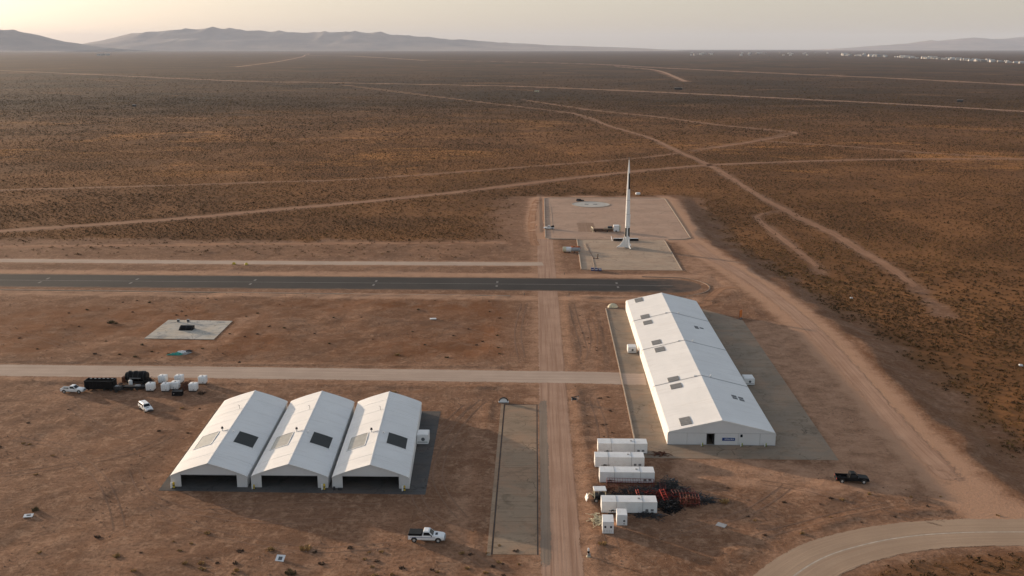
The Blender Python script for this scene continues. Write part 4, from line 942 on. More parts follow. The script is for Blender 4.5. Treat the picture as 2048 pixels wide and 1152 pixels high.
# ------------------------------------------------------------------ vehicles
def make_car(name, label, cat, paint, loc, rz, kind='pickup', scale=1.0, cover=False, stripe=False, group=None):
    t = thing(name, label, cat, loc, rz, group, scale)
    L0, L1 = -2.65, 2.65; W = 0.90; cabx = (-0.55, 1.05) if kind == 'pickup' else (-2.35, 1.05)
    wx = (-1.75, 1.75) if kind == 'pickup' else (-1.45, 1.55)
    def ring(x, zb, zt, w, wt): return [(x, -w * 0.94, zb), (x, -w, zb + 0.18), (x, -w, zt - 0.22), (x, -wt, zt), (x, wt, zt), (x, w, zt - 0.22), (x, w, zb + 0.18), (x, w * 0.94, zb)]
    fr = -0.62 if kind == 'pickup' else -2.5
    secs = [ring(fr, 0.40, 1.06, W, W * 0.94), ring(1.0, 0.38, 1.08, W, W * 0.93), ring(1.5, 0.38, 1.04, W, W * 0.90), ring(2.3, 0.40, 0.97, W * 0.98, W * 0.84), ring(2.6, 0.46, 0.84, W * 0.90, W * 0.78)]
    MB().loft(secs).build('body', paint, t, True)
    if kind == 'pickup':
        b = MB()
        for s in (-1, 1): b.box(L0 + 0.05, fr - 0.01, min(s * W, s * (W - 0.08)), max(s * W, s * (W - 0.08)), 0.46, 1.05)
        b.box(L0, L0 + 0.07, -W + 0.03, W - 0.03, 0.48, 1.03).box(fr - 0.08, fr - 0.02, -W + 0.085, W - 0.085, 0.5, 1.05).box(L0 + 0.075, fr - 0.085, -W + 0.082, W - 0.082, 0.46, 0.60)
        b.build('cargo_bed', paint, t)
        (MB().bevbox(L0 + 0.03, fr - 0.03, -W + 0.02, W - 0.02, 1.052, 1.36, 0.05) if cover else MB().box(L0 + 0.10, fr - 0.10, -W + 0.10, W - 0.10, 0.602, 0.63)).build('bed_cover' if cover else 'bed_liner', M_BLACK, t)
    # cab with glass
    c0, c1 = cabx; zt = 1.70 if kind == 'pickup' else 1.66; r0, r1 = c0 + 0.12, c1 - 0.72
    base = [(c0, -W * 0.93, 1.05), (c1, -W * 0.90, 1.05), (c1, W * 0.90, 1.05), (c0, W * 0.93, 1.05)]
    mid = [(r0 - 0.03, -W * 0.80, zt - 0.10), (r1 + 0.12, -W * 0.77, zt - 0.10), (r1 + 0.12, W * 0.77, zt - 0.10), (r0 - 0.03, W * 0.80, zt - 0.10)]
    top = [(r0 + 0.06, -W * 0.70, zt), (r1 - 0.05, -W * 0.68, zt), (r1 - 0.05, W * 0.68, zt), (r0 + 0.06, W * 0.70, zt)]
    MB().loft([base, mid, top]).build('cab', paint, t)
    def pane(a, b, f0, f1, g0, g1, nm):
        """window on the cab face between base edge a-b and the same edge of the upper ring"""
        B0, B1, T0, T1 = Vector(base[a]), Vector(base[b]), Vector(mid[a]), Vector(mid[b])
        def at(f, g): lo = B0.lerp(B1, f); hi = T0.lerp(T1, f); return lo.lerp(hi, g)
        q = [at(f0, g0), at(f1, g0), at(f1, g1), at(f0, g1)]
        n = (q[1] - q[0]).cross(q[3] - q[0]).normalized()
        MB().plate([tuple(p + n * 0.002) for p in q], 0.012).build(nm, M_GLASS, t)
    pane(1, 2, 0.06, 0.94, 0.08, 0.96, 'windscreen')
    pane(3, 0, 0.10, 0.90, 0.25, 0.92, 'rear_window')
    spans = [(0.10, 0.86)] if kind == 'pickup' else [(0.06, 0.30), (0.34, 0.60), (0.64, 0.90)]
    for f0, f1 in spans:
        pane(0, 1, f0, f1, 0.10, 0.90, 'side_window'); pane(2, 3, 1 - f1, 1 - f0, 0.10, 0.90, 'side_window')
    for x in wx:
        for s in (-1, 1):
            y = s * (W - 0.10)
            w = MB().cyl((x, y - 0.13, 0.37), (x, y + 0.13, 0.37), 0.37, n=18).build('wheel', M_RUBBER, t)
            MB().cyl((x, s * (W + 0.032), 0.37), (x, s * (W + 0.042), 0.37), 0.20, 0.17, 14).build('rim', M_RIM, w)
            pts = [(x + math.cos(k / 10 * math.pi) * 0.47, 0.40 + math.sin(k / 10 * math.pi) * 0.45) for k in range(11)]
            MB().loft([[(a, s * (W + 0.006), c) for a, c in pts], [(a, s * (W - 0.02), c) for a, c in pts]]).build('wheel_arch', M_DARK, t)
    MB().bevbox(2.50, 2.72, -W * 0.88, W * 0.88, 0.40, 0.60, 0.05).build('bumper', M_DARK if kind != 'pickup' or paint is M_BLACK else M_GREY, t)
    MB().box(2.585, 2.625, -W * 0.45, W * 0.45, 0.62, 0.80).build('grille', M_DARK, t)
    for s in (-1, 1):
        MB().box(2.57, 2.62, min(s * 0.5, s * 0.75), max(s * 0.5, s * 0.75), 0.64, 0.80).build('headlight', M_RIM, t)
        MB().box(L0 - 0.012 if kind == 'pickup' else fr - 0.012, (L0 if kind == 'pickup' else fr) + 0.05, min(s * 0.70, s * 0.87), max(s * 0.70, s * 0.87), 0.66, 0.92).build('tail_light', M_BRED, t)
        MB().bevbox(0.72, 0.88, min(s * 0.92, s * 1.12), max(s * 0.92, s * 1.12), 1.06, 1.24, 0.03).build('mirror', M_DARK, t)
    MB().box((L0 if kind == 'pickup' else fr) - 0.10, (L0 if kind == 'pickup' else fr) + 0.02, -W * 0.85, W * 0.85, 0.40, 0.54).build('rear_bumper', M_DARK, t)
    MB().box(-2.0, 2.1, -0.5, 0.5, 0.24, 0.42).build('chassis', M_DARK, t)
    if kind == 'pickup' and stripe:
        for s in (-1, 1): MB().box(L0 + 0.3, 1.35, min(s * (W + 0.002), s * (W + 0.008)), max(s * (W + 0.002), s * (W + 0.008)), 0.80, 0.86).build('side_stripe', M_BLUE, t)
        MB().box(1.25, 1.62, -0.36, 0.36, 1.03, 1.075).build('bonnet_scoop', M_GLASS, t)
    if kind == 'suv': MB().box(1.55, 1.80, -0.55, 0.10, 1.0, 1.05).build('bonnet_vent', M_DARK, t)
    return t
make_car('pickup_truck', 'white pickup truck with a black bed cover on the bare dirt in the foreground', 'pickup truck', M_CAR_WHITE, (-15.4, 136.9, hz(-15.4, 136.9)), R(-2), 'pickup', 1.0, True, True)
make_car('pickup_truck', 'white pickup truck parked at the left end of the equipment row', 'pickup truck', M_CAR_WHITE, (-96.1, 201.6, hz(-96.1, 201.6)), R(-3), 'pickup', 0.92)
make_car('sport_utility_car', 'white car facing the camera in front of the equipment row', 'car', M_CAR_WHITE, (-77.1, 191.6, hz(-77.1, 191.6)), R(-50), 'suv', 0.88)
make_car('pickup_truck', 'black pickup truck on the dirt in the shadow of the long hall', 'pickup truck', M_BLACK, (52.8, 159.2, hz(52.8, 159.2)), R(-4), 'pickup', 1.0)
make_car('pickup_truck', 'white pickup truck loaded with dark gear at the left edge of the launch pad', 'pickup truck', M_CAR_WHITE, (5.9, 401.4, 0.05), R(178), 'pickup', 0.8)
make_car('sport_utility_car', 'black car parked behind the round landing disc', 'car', M_BLACK, (21.4, 477.3, 0.05), R(5), 'suv', 0.72)
ld = thing('gear_load', 'dark heaped gear in the bed of the truck at the launch pad edge', 'cargo', (7.2, 401.4, 0.55))
MB().bevbox(-0.55, 0.75, -0.6, 0.6, 0, 0.75, 0.15).build('case', M_BLACK, ld); MB().cyl((-0.2, -0.4, 0.75), (0.5, 0.3, 0.9), 0.18, n=8).build('roll', M_DARK, ld)

# ------------------------------------------------------------------ rocket
def make_rocket():
    t = thing('rocket', 'tall white rocket with black panels standing on the launch pad', 'rocket', (33.4, 363.0, 0.30))
    prof = [(0.0, 0.92), (1.2, 0.96), (3.2, 0.90), (4.2, 0.88), (7.5, 0.85), (12, 0.78), (17, 0.69), (21, 0.58), (25, 0.46), (27, 0.39), (29, 0.28), (30.4, 0.19), (31.3, 0.10)]
    def rad(z): return float(np.interp(z, [p[0] for p in prof], [p[1] for p in prof]))
    n = 32
    MB().loft([[(math.cos(2 * math.pi * i / n) * r, math.sin(2 * math.pi * i / n) * r, z) for i in range(n)] for z, r in prof]).build('fuselage', M_ROCKET, t, True)
    MB().cyl((0, 0, 31.25), (0, 0, 32.2), 0.05, 0.03, 6).box(-0.25, 0.3, -0.03, 0.03, 31.9, 32.0).build('nose_probe', M_GREY, t)
    for z in (7.5, 12.0, 17.0, 21.0, 27.0):
        r = rad(z) + 0.006; MB().cyl((0, 0, z - 0.04), (0, 0, z + 0.04), r, r, n, False).build('joint_ring', M_GREY, t)
    def patch(a0, a1, z0, z1, nm):
        m = 9; k = 5; vs, fs = [], []
        for j in range(k):
            z = z0 + (z1 - z0) * j / (k - 1)
            for i in range(m):
                a = a0 + (a1 - a0) * i / (m - 1); r = rad(z) + 0.014; vs.append((math.cos(a) * r, math.sin(a) * r, z))
        fs = [(j * m + i, j * m + i + 1, (j + 1) * m + i + 1, (j + 1) * m + i) for j in range(k - 1) for i in range(m - 1)]
        MB()._add(vs, fs).build(nm, M_BLACK, t, True)
    for k in range(4):
        a = R(-140 + 90 * k); patch(a - R(28), a + R(28), 3.9, 7.1, 'black_panel')
    patch(R(-88), R(45), 21.0, 26.6, 'black_panel')
    for a in (R(186), R(286), R(62)):
        ca, sa = math.cos(a), math.sin(a)
        out = [(0.5, 0.0), (3.7, 0.0), (3.65, 0.25), (2.6, 0.9), (1.85, 1.9), (1.35, 3.0), (0.95, 4.3), (0.5, 4.3)]
        th = 0.09; px, py = -sa * th, ca * th
        f = MB().loft([[(r * ca + px, r * sa + py, z) for r, z in out], [(r * ca - px, r * sa - py, z) for r, z in out]]).build('fin', M_ROCKET, t)
        MB().cyl((3.5 * ca, 3.5 * sa, -0.25), (3.5 * ca, 3.5 * sa, 0.02), 0.16, 0.1, 8).build('foot', M_DARK, f)
    MB().cyl((0, 0, -0.22), (0, 0, 0.0), 0.7, 0.8, 20).build('nozzle', M_DARK, t)
    MB().box(0.60, 0.92, -0.06, 0.06, 7.6, 12.0).build('cable_duct', M_WHITE, t)
make_rocket()
lt = struct(MB().cyl((33.4, 363.0, 0.05), (33.4, 363.0, 0.085), 4.6, 4.5, 40).build('launch_table', concrete_mat('table_concrete', (0.33, 0.27, 0.21), (0.18, 0.145, 0.11), SAND, 0.3, (1.1, 1.02, 0.96))))  # concrete disc a little darker than the pad around it
br = thing('blast_barrier', 'low black barrier with a white top lying behind the rocket base', 'barrier', (34.2, 376.9, 0.05))
MB().bevbox(-4.6, 4.7, -0.55, 0.55, 0.0, 0.85, 0.08).build('wall', M_BLACK, br)
MB().box(-4.6, 4.6, -0.3, 0.5, 0.85, 0.93).build('cap', M_WHITE, br)
MB().path([(-5.1, -0.9, 0.05), (-5.4, 0.6, 1.5)], 0.13, 6).build('raker_post', M_WHITE, br)
for x in (-4, -1.5, 1.5, 4): MB().box(x - 0.1, x + 0.1, -0.62, -0.551, 0, 0.8).build('rib', M_DARK, br)
# erector carriage left of the rocket
er = thing('erector_carriage', 'brown erector carriage with a white machine box left of the rocket', 'erector', (28.4, 396.5, 0.05)); er.scale = (1.0, 1.15, 1.35)
for y in (-0.8, 0.55): MB().box(-5.3, -1.2, y, y + 0.4, 0.15, 0.75).build('rail_beam', mat('brown_steel', (0.10, 0.05, 0.03), 0.7, 0.3, 2.0, dirt=DUST, dirt_amt=0.3), er)
MB().path([(-5.4, -1.6, 0.0), (-5.4, -1.6, 1.1), (-5.9, 1.8, 1.1), (-5.9, 1.8, 0.0)], 0.13, 6).build('end_frame', M_CREAM, er)
MB().bevbox(-1.2, 2.4, -1.1, 1.1, 0.25, 0.85, 0.06).build('deck', MATS['brown_steel'], er)
MB().path([(-1.2, -1.2, 1.0), (2.4, -1.2, 1.0)], 0.06, 5).path([(-1.2, 1.2, 1.0), (2.4, 1.2, 1.0)], 0.06, 5).build('handrail', M_CREAM, er)
MB().bevbox(0.3, 2.2, -0.95, 0.7, 0.85, 1.55, 0.08).build('engine_block', M_DARK, er)
MB().bevbox(2.6, 4.8, -1.15, 1.0, 0.2, 1.9, 0.07).build('machine_box', M_WHITE, er)
MB().cyl((4.9, -0.2, 1.0), (5.4, -0.2, 1.0), 0.95, 0.8, 14).build('drum', M_CREAM, er)
for x in (-4.4, 0.2, 3.6):
    for y in (-1.15, 0.95): MB().cyl((x, y, 0.28), (x, y + 0.22, 0.28), 0.28, n=10).build('wheel', M_RUBBER, er)
tk = thing('tank_trailer', 'cream and white cylindrical tank trailer left of the near launch pad', 'tank trailer', (13.0, 354.4, 0.0), R(-1))
MB().cyl((-2.9, 0, 1.05), (-1.7, 0, 1.05), 0.95, n=18).build('end_drum', M_CREAM, tk, True)
MB().cyl((-1.68, 0, 1.05), (0.1, 0, 1.05), 0.90, n=18).build('tank_shell', M_WHITE, tk, True)
MB().cyl((0.12, 0, 1.0), (3.3, 0, 1.0), 0.70, n=16).build('grey_pipe', M_GREY, tk, True)
for x in (-2.2, -0.6, 1.2, 2.8): MB().box(x - 0.15, x + 0.15, -0.6, 0.6, 0, 0.45).build('saddle', M_DARK, tk)
M_DRUM = mat('orange_rust', (0.30, 0.085, 0.03), 0.8, 0.3, 2.5)
for k, x in enumerate((13.7, 15.6)):
    w = thing('rusty_drum', 'left rusty drum lying behind the tank trailer' if k == 0 else 'right rusty drum lying behind the tank trailer', 'drum', (x, 358.4, 0.02), R(35), 'rusty drums', 1.25)
    MB().cyl((0, -0.5, 0.6), (0, 0.5, 0.6), 0.6, n=16).build('shell', M_DRUM, w, True)
    for y in (-0.5, 0.0, 0.47): MB().cyl((0, y - 0.03, 0.6), (0, y + 0.03, 0.6), 0.64, n=16).build('hoop', M_DRUM, w)
    MB().box(-0.45, 0.45, -0.3, 0.3, -0.02, 0.1).build('cradle', M_DARK, w)
for k, (x, m, lb) in enumerate([(18.9, M_BLUE_BOX, 'leftmost blue crate at the front edge of the near launch pad'), (20.1, M_BLUE_BOX, 'middle blue crate at the front edge of the near launch pad'), (21.3, M_BLUE_BOX, 'rightmost blue crate at the front edge of the near launch pad')]):
    c = thing('blue_crate', lb, 'crate', (x, 324.1, 0.0), R(4 * k - 3), 'blue crates at the launch pad')
    MB().bevbox(-0.5, 0.5, -0.5, 0.5, 0.05, 0.95 - 0.1 * k, 0.05).build('body', m, c)
    MB().box(-0.4, 0.4, -0.53, -0.501, 0.35, 0.55).build('plate', M_WHITE, c); MB().box(-0.45, 0.45, -0.4, 0.4, 0, 0.05).build('pallet', M_DARK, c)
    MB().box(-0.3, 0.3, -0.3, 0.3, 0.95 - 0.1 * k, 1.0 - 0.1 * k).build('lid', M_GREY, c)
st = thing('valve_stand', 'small brown valve stand on the near launch pad left of the rocket', 'valve stand', (21.7, 343.2, 0.056))
MB().cyl((0, 0, 0), (0, 0, 1.5), 0.18, n=8).build('pillar', MATS['brown_steel'], st); MB().bevbox(-0.35, 0.35, -0.3, 0.3, 1.1, 1.7, 0.05).build('head', M_KERB, st)
MB().box(-1.6, 0.1, -0.1, 0.1, 0.0, 0.14).build('feed_pipe', M_RUST, st); MB().box(-0.4, 0.4, -0.4, 0.4, 0, 0.08).build('foot', M_DARK, st)
MB().path([(18.6, 371.0, 0.09), (19.2, 355.0, 0.09), (20.0, 343.4, 0.09), (19.8, 328.0, 0.09)], 0.08, 5).build('pipe_run', M_KERB, pad_low)
MB().path([(19.3, 371.0, 0.09), (19.7, 355.0, 0.09), (20.5, 344.0, 0.09)], 0.06, 5).build('pipe_run', M_RUST, pad_low)
MB().path([(7.2, 392.0, 0.07), (7.6, 430.0, 0.07), (7.4, 470.0, 0.07)], 0.06, 5).build('pipe_run', M_KERB, pad_up)
wb = thing('white_drone_box', 'small white box on legs just beyond the far edge of the launch pad', 'equipment box', (50.6, 499.5, 0.0), R(15))
MB().bevbox(-1.1, 1.1, -0.7, 0.7, 0.35, 1.25, 0.2).build('case', M_WHITE, wb)
for x in (-0.9, 0.9):
    for y in (-0.5, 0.5): MB().cyl((x, y, 0), (x * 0.9, y, 0.4), 0.07, n=5).build('leg', M_DARK, wb)

# ------------------------------------------------------------------ equipment row on the left
sk = thing('black_skip', 'long black open skip beside the white pickup in the equipment row', 'skip', (-91.0, 203.4, hz(-91, 203.4)))
b = MB()
for y in (-1.05, 0.98): b.plate([(-3.05, y, 0.35), (3.05, y, 0.35), (2.95, y * 1.05, 2.15), (-2.95, y * 1.05, 2.15)], 0.07)
b.box(-3.05, -2.97, -1.0, 1.0, 0.35, 2.1).box(2.97, 3.05, -1.0, 1.0, 0.35, 2.1).box(-2.96, 2.96, -0.97, 0.97, 0.30, 0.38).build('body', M_BLACK, sk)
for k in range(8): MB().box(-2.8 + k * 0.78, -2.68 + k * 0.78, -1.20, -1.11, 0.4, 2.0).build('rib', M_BLACK, sk)
MB().path([(-3.0, -1.12, 2.16), (3.0, -1.12, 2.16), (3.0, 1.05, 2.16), (-3.0, 1.05, 2.16), (-3.0, -1.12, 2.16)], 0.07, 5).build('rim_rail', M_DARK, sk)
for k in range(6): MB().box(-2.5 + k * 0.9, -2.1 + k * 0.9, 0.75, 0.95, 2.08, 2.18).build('top_glint', M_RIM, sk)  # bright blocks standing in for highlights along the skip's top
for x in (-2.4, 0.9, 2.4): MB().box(x - 0.1, x + 0.1, -0.9, 0.9, 0, 0.3).build('foot', M_DARK, sk)
gn = thing('generator', 'small dark wheeled generator right of the black skip', 'generator', (-86.9, 202.3, hz(-86.9, 202.3)))
MB().bevbox(-0.75, 0.75, -0.6, 0.6, 0.45, 1.25, 0.08).build('housing', M_DARK, gn); MB().box(-0.5, 0.1, -0.4, 0.4, 1.25, 1.33).build('panel', M_GREY, gn)
MB().cyl((0.45, 0.2, 1.2), (0.45, 0.2, 2.0), 0.06, n=6).build('exhaust', M_RUST, gn)
for s in (-0.65, 0.65): MB().cyl((-0.2, s - 0.08, 0.35), (-0.2, s + 0.08, 0.35), 0.35, n=12).build('wheel', M_RUBBER, gn)
MB().path([(0.7, 0, 0.5), (1.8, 0, 0.35), (1.8, 0, 0.0)], 0.05, 5).build('drawbar', M_DARK, gn)
tb = thing('tanker_unit', 'big black rounded tanker body behind the flat trailer in the equipment row', 'tanker', (-85.0, 208.0, hz(-85, 208)))
rr = []
for x in np.linspace(-2.3, 2.3, 9):
    k = 1.0 if abs(x) < 2.0 else 0.86
    rr.append([(x, math.cos(a) * 1.15 * k, 1.35 + math.sin(a) * 1.05 * k) for a in np.linspace(0, 2 * math.pi, 17)[:-1]])
MB().loft(rr).build('tank_shell', M_BLACK, tb, True)
for x in (-1.6, -0.5, 0.6, 1.7): MB().cyl((x - 0.06, 0, 1.35), (x + 0.06, 0, 1.35), 1.19, n=20).build('hoop', M_DARK, tb)
for x in (-1.4, 0.0, 1.3): MB().bevbox(x - 0.3, x + 0.3, -0.25, 0.25, 2.36, 2.56, 0.05).build('hatch', M_DARK, tb)
MB().box(-1.2, 1.2, -1.32, -1.2, 1.25, 1.36).build('walkway', M_GREY, tb)
MB().box(-2.0, 2.0, -0.8, 0.8, 0.0, 0.4).build('chassis', M_DARK, tb)
MB().bevbox(-3.2, -2.35, -0.6, 0.6, 0.1, 1.3, 0.1).build('pump_box', M_RUST, tb)
cy = thing('silver_cylinder', 'pale upright cylinder in front of the black tanker body', 'gas cylinder', (-85.7, 206.0, hz(-85.7, 206)))
MB().cyl((0, 0, 0), (0, 0, 1.25), 0.40, n=14).cyl((0, 0, 1.25), (0, 0, 1.5), 0.40, 0.14, 14).build('shell', M_WHITE, cy, True); MB().cyl((0, 0, 1.5), (0, 0, 1.65), 0.08, n=6).build('valve', M_DARK, cy)
ft = thing('flat_trailer', 'low black flat trailer in front of the black tanker body', 'flat trailer', (-83.8, 204.2, hz(-83.8, 204.2)))
MB().box(-2.6, 2.6, -0.95, 0.95, 0.45, 0.62).build('deck', M_DARK, ft); MB().path([(-2.6, 0, 0.5), (-4.2, 0, 0.4)], 0.07, 5).build('drawbar', M_DARK, ft)
for x in (-0.6, 0.5):
    for s in (-0.95, 0.95): MB().cyl((x, s - 0.1, 0.34), (x, s + 0.1, 0.34), 0.34, n=12).build('wheel', M_RUBBER, ft)
MB().box(-2.6, 2.6, -0.99, -0.951, 0.62, 0.85).build('side_rail', M_BLACK, ft); MB().box(-4.15, -4.0, -0.1, 0.1, 0, 0.4).build('jack_leg', M_DARK, ft)
MB().bevbox(-0.2, 0.9, -0.4, 0.3, 0.62, 0.95, 0.06).build('tool_chest', M_GREY, ft)
def make_tank_box(label, x, y, first=[None]):
    if first[0]:
        return dup(first[0], (x, y, hz(x, y)), R(random.uniform(-3, 3)), label)
    t = thing('white_tank_box', label, 'tank box', (x, y, hz(x, y)), 0, 'white cube tanks in the equipment row')
    s = 0.80
    def ring(i, z): e = 0.05; return [(-s + i, -s + e + i, z), (-s + e + i, -s + i, z), (s - e - i, -s + i, z), (s - i, -s + e + i, z), (s - i, s - e - i, z), (s - e - i, s - i, z), (-s + e + i, s - i, z), (-s + i, s - e - i, z)]
    MB().loft([ring(0.05, 0.30), ring(0.0, 0.42), ring(0.0, 1.66), ring(0.04, 1.72), ring(0.10, 1.74)]).build('shell', M_WHITE, t, True)
    for k in range(3): MB().box(-s - 0.006, s + 0.006, -s - 0.006, s + 0.006, 0.62 + k * 0.34, 0.632 + k * 0.34).build('cage_band', M_GREY, t)
    for k in (-0.4, 0.0, 0.4): MB().box(k - 0.008, k + 0.008, -s - 0.012, -s - 0.002, 0.35, 1.5).build('cage_bar', M_GREY, t)
    MB().cyl((0, 0, 1.74), (0, 0, 1.80), 0.16, n=10).build('cap', M_DARK, t)
    MB().box(-0.72, 0.72, -0.72, 0.72, 0.14, 0.30).build('pallet_deck', M_DARK, t)
    for x_ in (-0.68, 0.55):
        for y_ in (-0.68, 0.55): MB().box(x_, x_ + 0.13, y_, y_ + 0.13, 0, 0.14).build('pallet_foot', M_DARK, t)
    MB().box(0.1, 0.3, -s - 0.03, -s - 0.002, 0.42, 0.56).build('tap', M_DARK, t)
    first[0] = t; return t
for lb, x, y in [('white cube tank, leftmost in the front row of cubes', -80.3, 203.1), ('white cube tank, leftmost in the back row of cubes', -79.3, 207.6), ('white cube tank, second from the left in the front row of cubes', -77.1, 203.1),
                 ('white cube tank behind the black frame, in the back row', -75.9, 207.9), ('white cube tank in the front row, directly behind the low black frame', -75.4, 204.1), ('white cube tank, rightmost in the front row of cubes', -71.2, 202.9), ('white cube tank, rightmost of all and in the back row', -70.6, 207.2)]:
    make_tank_box(lb, x, y)
bf = thing('black_frame_box', 'low black box frame in front of the white cube tanks', 'frame box', (-73.8, 200.6, hz(-73.8, 200.6)))
MB().bevbox(-1.05, 1.05, -0.6, 0.6, 0.06, 0.95, 0.06).build('body', M_BLACK, bf); MB().box(-1.1, 1.1, -0.65, 0.65, 0, 0.07).build('base', M_DARK, bf)
for x in (-1.0, 0.94): MB().cyl((x, 0.5, 0.9), (x, 0.5, 1.6), 0.05, n=5).build('upright', M_DARK, bf)
MB().cyl((-0.6, -0.61, 0.5), (-0.6, -0.63, 0.5), 0.12, n=8).build('dial', M_GREY, bf)
tangle('scrap_heap', 'tangle of dark and rusty pipework among the white cube tanks', -73.2, 205.0, 1.2, 1.9, 1.5, 90, M_RUST, 14)
tangle('scrap_heap', 'black cabling beside the black tanker body', -82.4, 206.6, 1.0, 1.8, 1.8, 110, M_BLACK, 15)
tangle('scrap_heap', 'black hoses heaped between generator and flat trailer', -87.6, 204.6, 1.4, 1.2, 1.0, 90, M_BLACK, 16)

# ------------------------------------------------------------------ square slab fittings and small things
sh = thing('vault_shelter', 'black half-round shelter on the pale square slab', 'shelter', (-88.5, 250.3, 0.12))
rr = []
for x in np.linspace(-1.7, 1.7, 8): rr.append([(x + (0.3 * math.sin(a)), math.cos(a) * 1.0, max(0, math.sin(a)) * 1.1) for a in np.linspace(0, math.pi, 11)])
MB().loft(rr).build('shell', M_BLACK, sh, True); MB().box(-1.8, 1.8, -1.1, 1.1, 0, 0.05).build('base', M_DARK, sh)
for x in (-1.5, 0.0, 1.5): MB().loft([[(x + d + 0.3 * math.sin(a), math.cos(a) * 1.02, max(0, math.sin(a)) * 1.12) for a in np.linspace(0, math.pi, 11)] for d in (-0.05, 0.05)], False).build('rib', M_DARK, sh)
for k, x in enumerate((-93.0, -90.4)):
    p = thing('vent_stub', ('left' if k == 0 else 'right') + ' grey stub post at the back of the pale square slab', 'stub post', (x, 257.4, 0.12), 0, 'stub posts on the square slab')
    MB().bevbox(-0.35, 0.35, -0.25, 0.25, 0, 0.75, 0.05).build('post', M_GREY, p); MB().box(-0.25, 0.25, -0.27, -0.251, 0.2, 0.6).build('panel', M_DARK, p)
TARP = 1
tp = thing('tarpaulin_pile', 'crumpled teal and pale tarpaulin lying on the dirt below the square slab', 'tarpaulin', (-83.6, 229.3, hz(-83.6, 229.3)), 0, None, 1.35)
def cloth(x0, x1, y0, y1, hgt, m, nm, seed):
    q = np.random.default_rng(seed); n, k = 12, 9; vs = []
    for j in range(k):
        for i in range(n):
            u, v = i / (n - 1), j / (k - 1); edge = min(u, 1 - u, v, 1 - v) * 4
            vs.append((x0 + (x1 - x0) * u + v * 0.8 + q.uniform(-.08, .08), y0 + (y1 - y0) * v + q.uniform(-.08, .08), 0.02 + max(0, min(1, edge)) * hgt * q.uniform(0.4, 1)))
    fs = [(j * n + i, j * n + i + 1, (j + 1) * n + i + 1, (j + 1) * n + i) for j in range(k - 1) for i in range(n - 1)]
    MB()._add(vs, fs).build(nm, m, tp, True)
cloth(-1.7, 0.8, -1.3, -0.2, 0.42, M_TEAL, 'teal_sheet', 1); cloth(-0.6, 0.8, -0.1, 1.2, 0.40, M_WHITE, 'pale_sheet', 2); cloth(0.6, 1.5, 0.6, 1.6, 0.35, M_DARK, 'dark_sheet', 3); cloth(0.9, 1.6, -0.8, 0.6, 0.3, M_GREY, 'grey_sheet', 4)
def ground_board(label, x, y, rz, sx, sy, tilt):
    t = thing('ground_board', label, 'board', (x, y, hz(x, y) + 0.05), rz); t.rotation_euler = (tilt, 0, rz)
    MB().box(-sx / 2, sx / 2, -sy / 2, sy / 2, 0.10, 0.16).build('panel', M_WHITE, t)
    MB().box(-sx * 0.2, sx * 0.25, -sy * 0.2, sy * 0.25, 0.161, 0.168).build('dark_print', M_SLAT, t)
    for a in (-sx / 2 + 0.1, sx / 2 - 0.1): MB().box(a - 0.04, a + 0.04, -sy / 2, sy / 2, -0.05, 0.10).build('batten', M_GREY, t)
ground_board('pale board with a dark print lying at the left edge of the bare dirt', -77.4, 143.6, R(12), 1.35, 0.95, R(6))
ground_board('pale board with a dark print on the foreground dirt below the hangars', -35.4, 130.7, R(-6), 1.25, 1.3, R(25))
ps = thing('lying_sheet', 'small white panel lying on the rusty dirt between runway and gravel road', 'panel', (-26.7, 262.6, hz(-26.7, 262.6)), R(8))
MB().bevbox(-0.85, 0.85, -0.4, 0.4, 0.05, 0.28, 0.05).build('board', M_WHITE, ps); MB().box(-0.7, 0.7, -0.3, 0.3, 0, 0.06).build('bearer', M_DARK, ps)
gp_ = thing('grey_sheet_panel', 'grey metal sheet lying on the dirt right of the trailers', 'metal sheet', (28.4, 142.7, hz(28.4, 142.7)), R(-35)); gp_.rotation_euler = (R(8), 0, R(-35))
MB().box(-0.75, 0.75, -0.5, 0.5, 0.10, 0.14).build('sheet', M_GREY, gp_); MB().box(-0.7, 0.7, -0.45, -0.38, 0.0, 0.10).build('lip', M_GREY, gp_)
mp = thing('marker_post', 'white marker post with a black band beside the dirt road at the bottom edge', 'marker post', (7.9, 132.6, hz(7.9, 132.6)), 0, None, 0.85)
MB().cyl((0, 0, 0), (0, 0, 0.70), 0.17, 0.17, 10).build('lower_post', M_GREY, mp, True); MB().cyl((0, 0, 0.70), (0, 0, 1.08), 0.20, 0.20, 10).build('black_band', M_BLACK, mp, True)
MB().cyl((0, 0, 1.08), (0, 0, 1.45), 0.17, 0.15, 10).cyl((0, 0, 1.45), (0, 0, 1.6), 0.15, 0.06, 10).build('cap', M_WHITE, mp, True)
MB().bevbox(-0.35, 0.35, -0.3, 0.3, -0.1, 0.12, 0.05).build('foot', M_CREAM, mp); MB().box(0.16, 0.36, -0.06, 0.06, 0.1, 0.62).build('side_strut', M_GREY, mp)
ar = thing('arch_marker', 'white arched marker board with a black rim at the far end of the concrete strip', 'marker board', (-6.0, 196.9, 0.02))
MB().bevbox(-1.05, 1.05, -0.25, 0.25, 0.0, 0.32, 0.04).build('base', M_WHITE, ar); MB().box(-1.06, 1.06, -0.28, -0.251, 0.10, 0.17).build('base_stripe', M_DARK, ar)
ap = [(math.cos(a) * 0.78, 0.32 + math.sin(a) * 0.62) for a in np.linspace(0, math.pi, 13)]
MB().loft([[(x, -0.08, z) for x, z in ap], [(x, 0.10, z) for x, z in ap]]).build('arch_board', M_WHITE, ar)
o2 = [(math.cos(a) * 0.95, 0.32 + math.sin(a) * 0.80) for a in np.linspace(0, math.pi, 13)]
rm = MB()
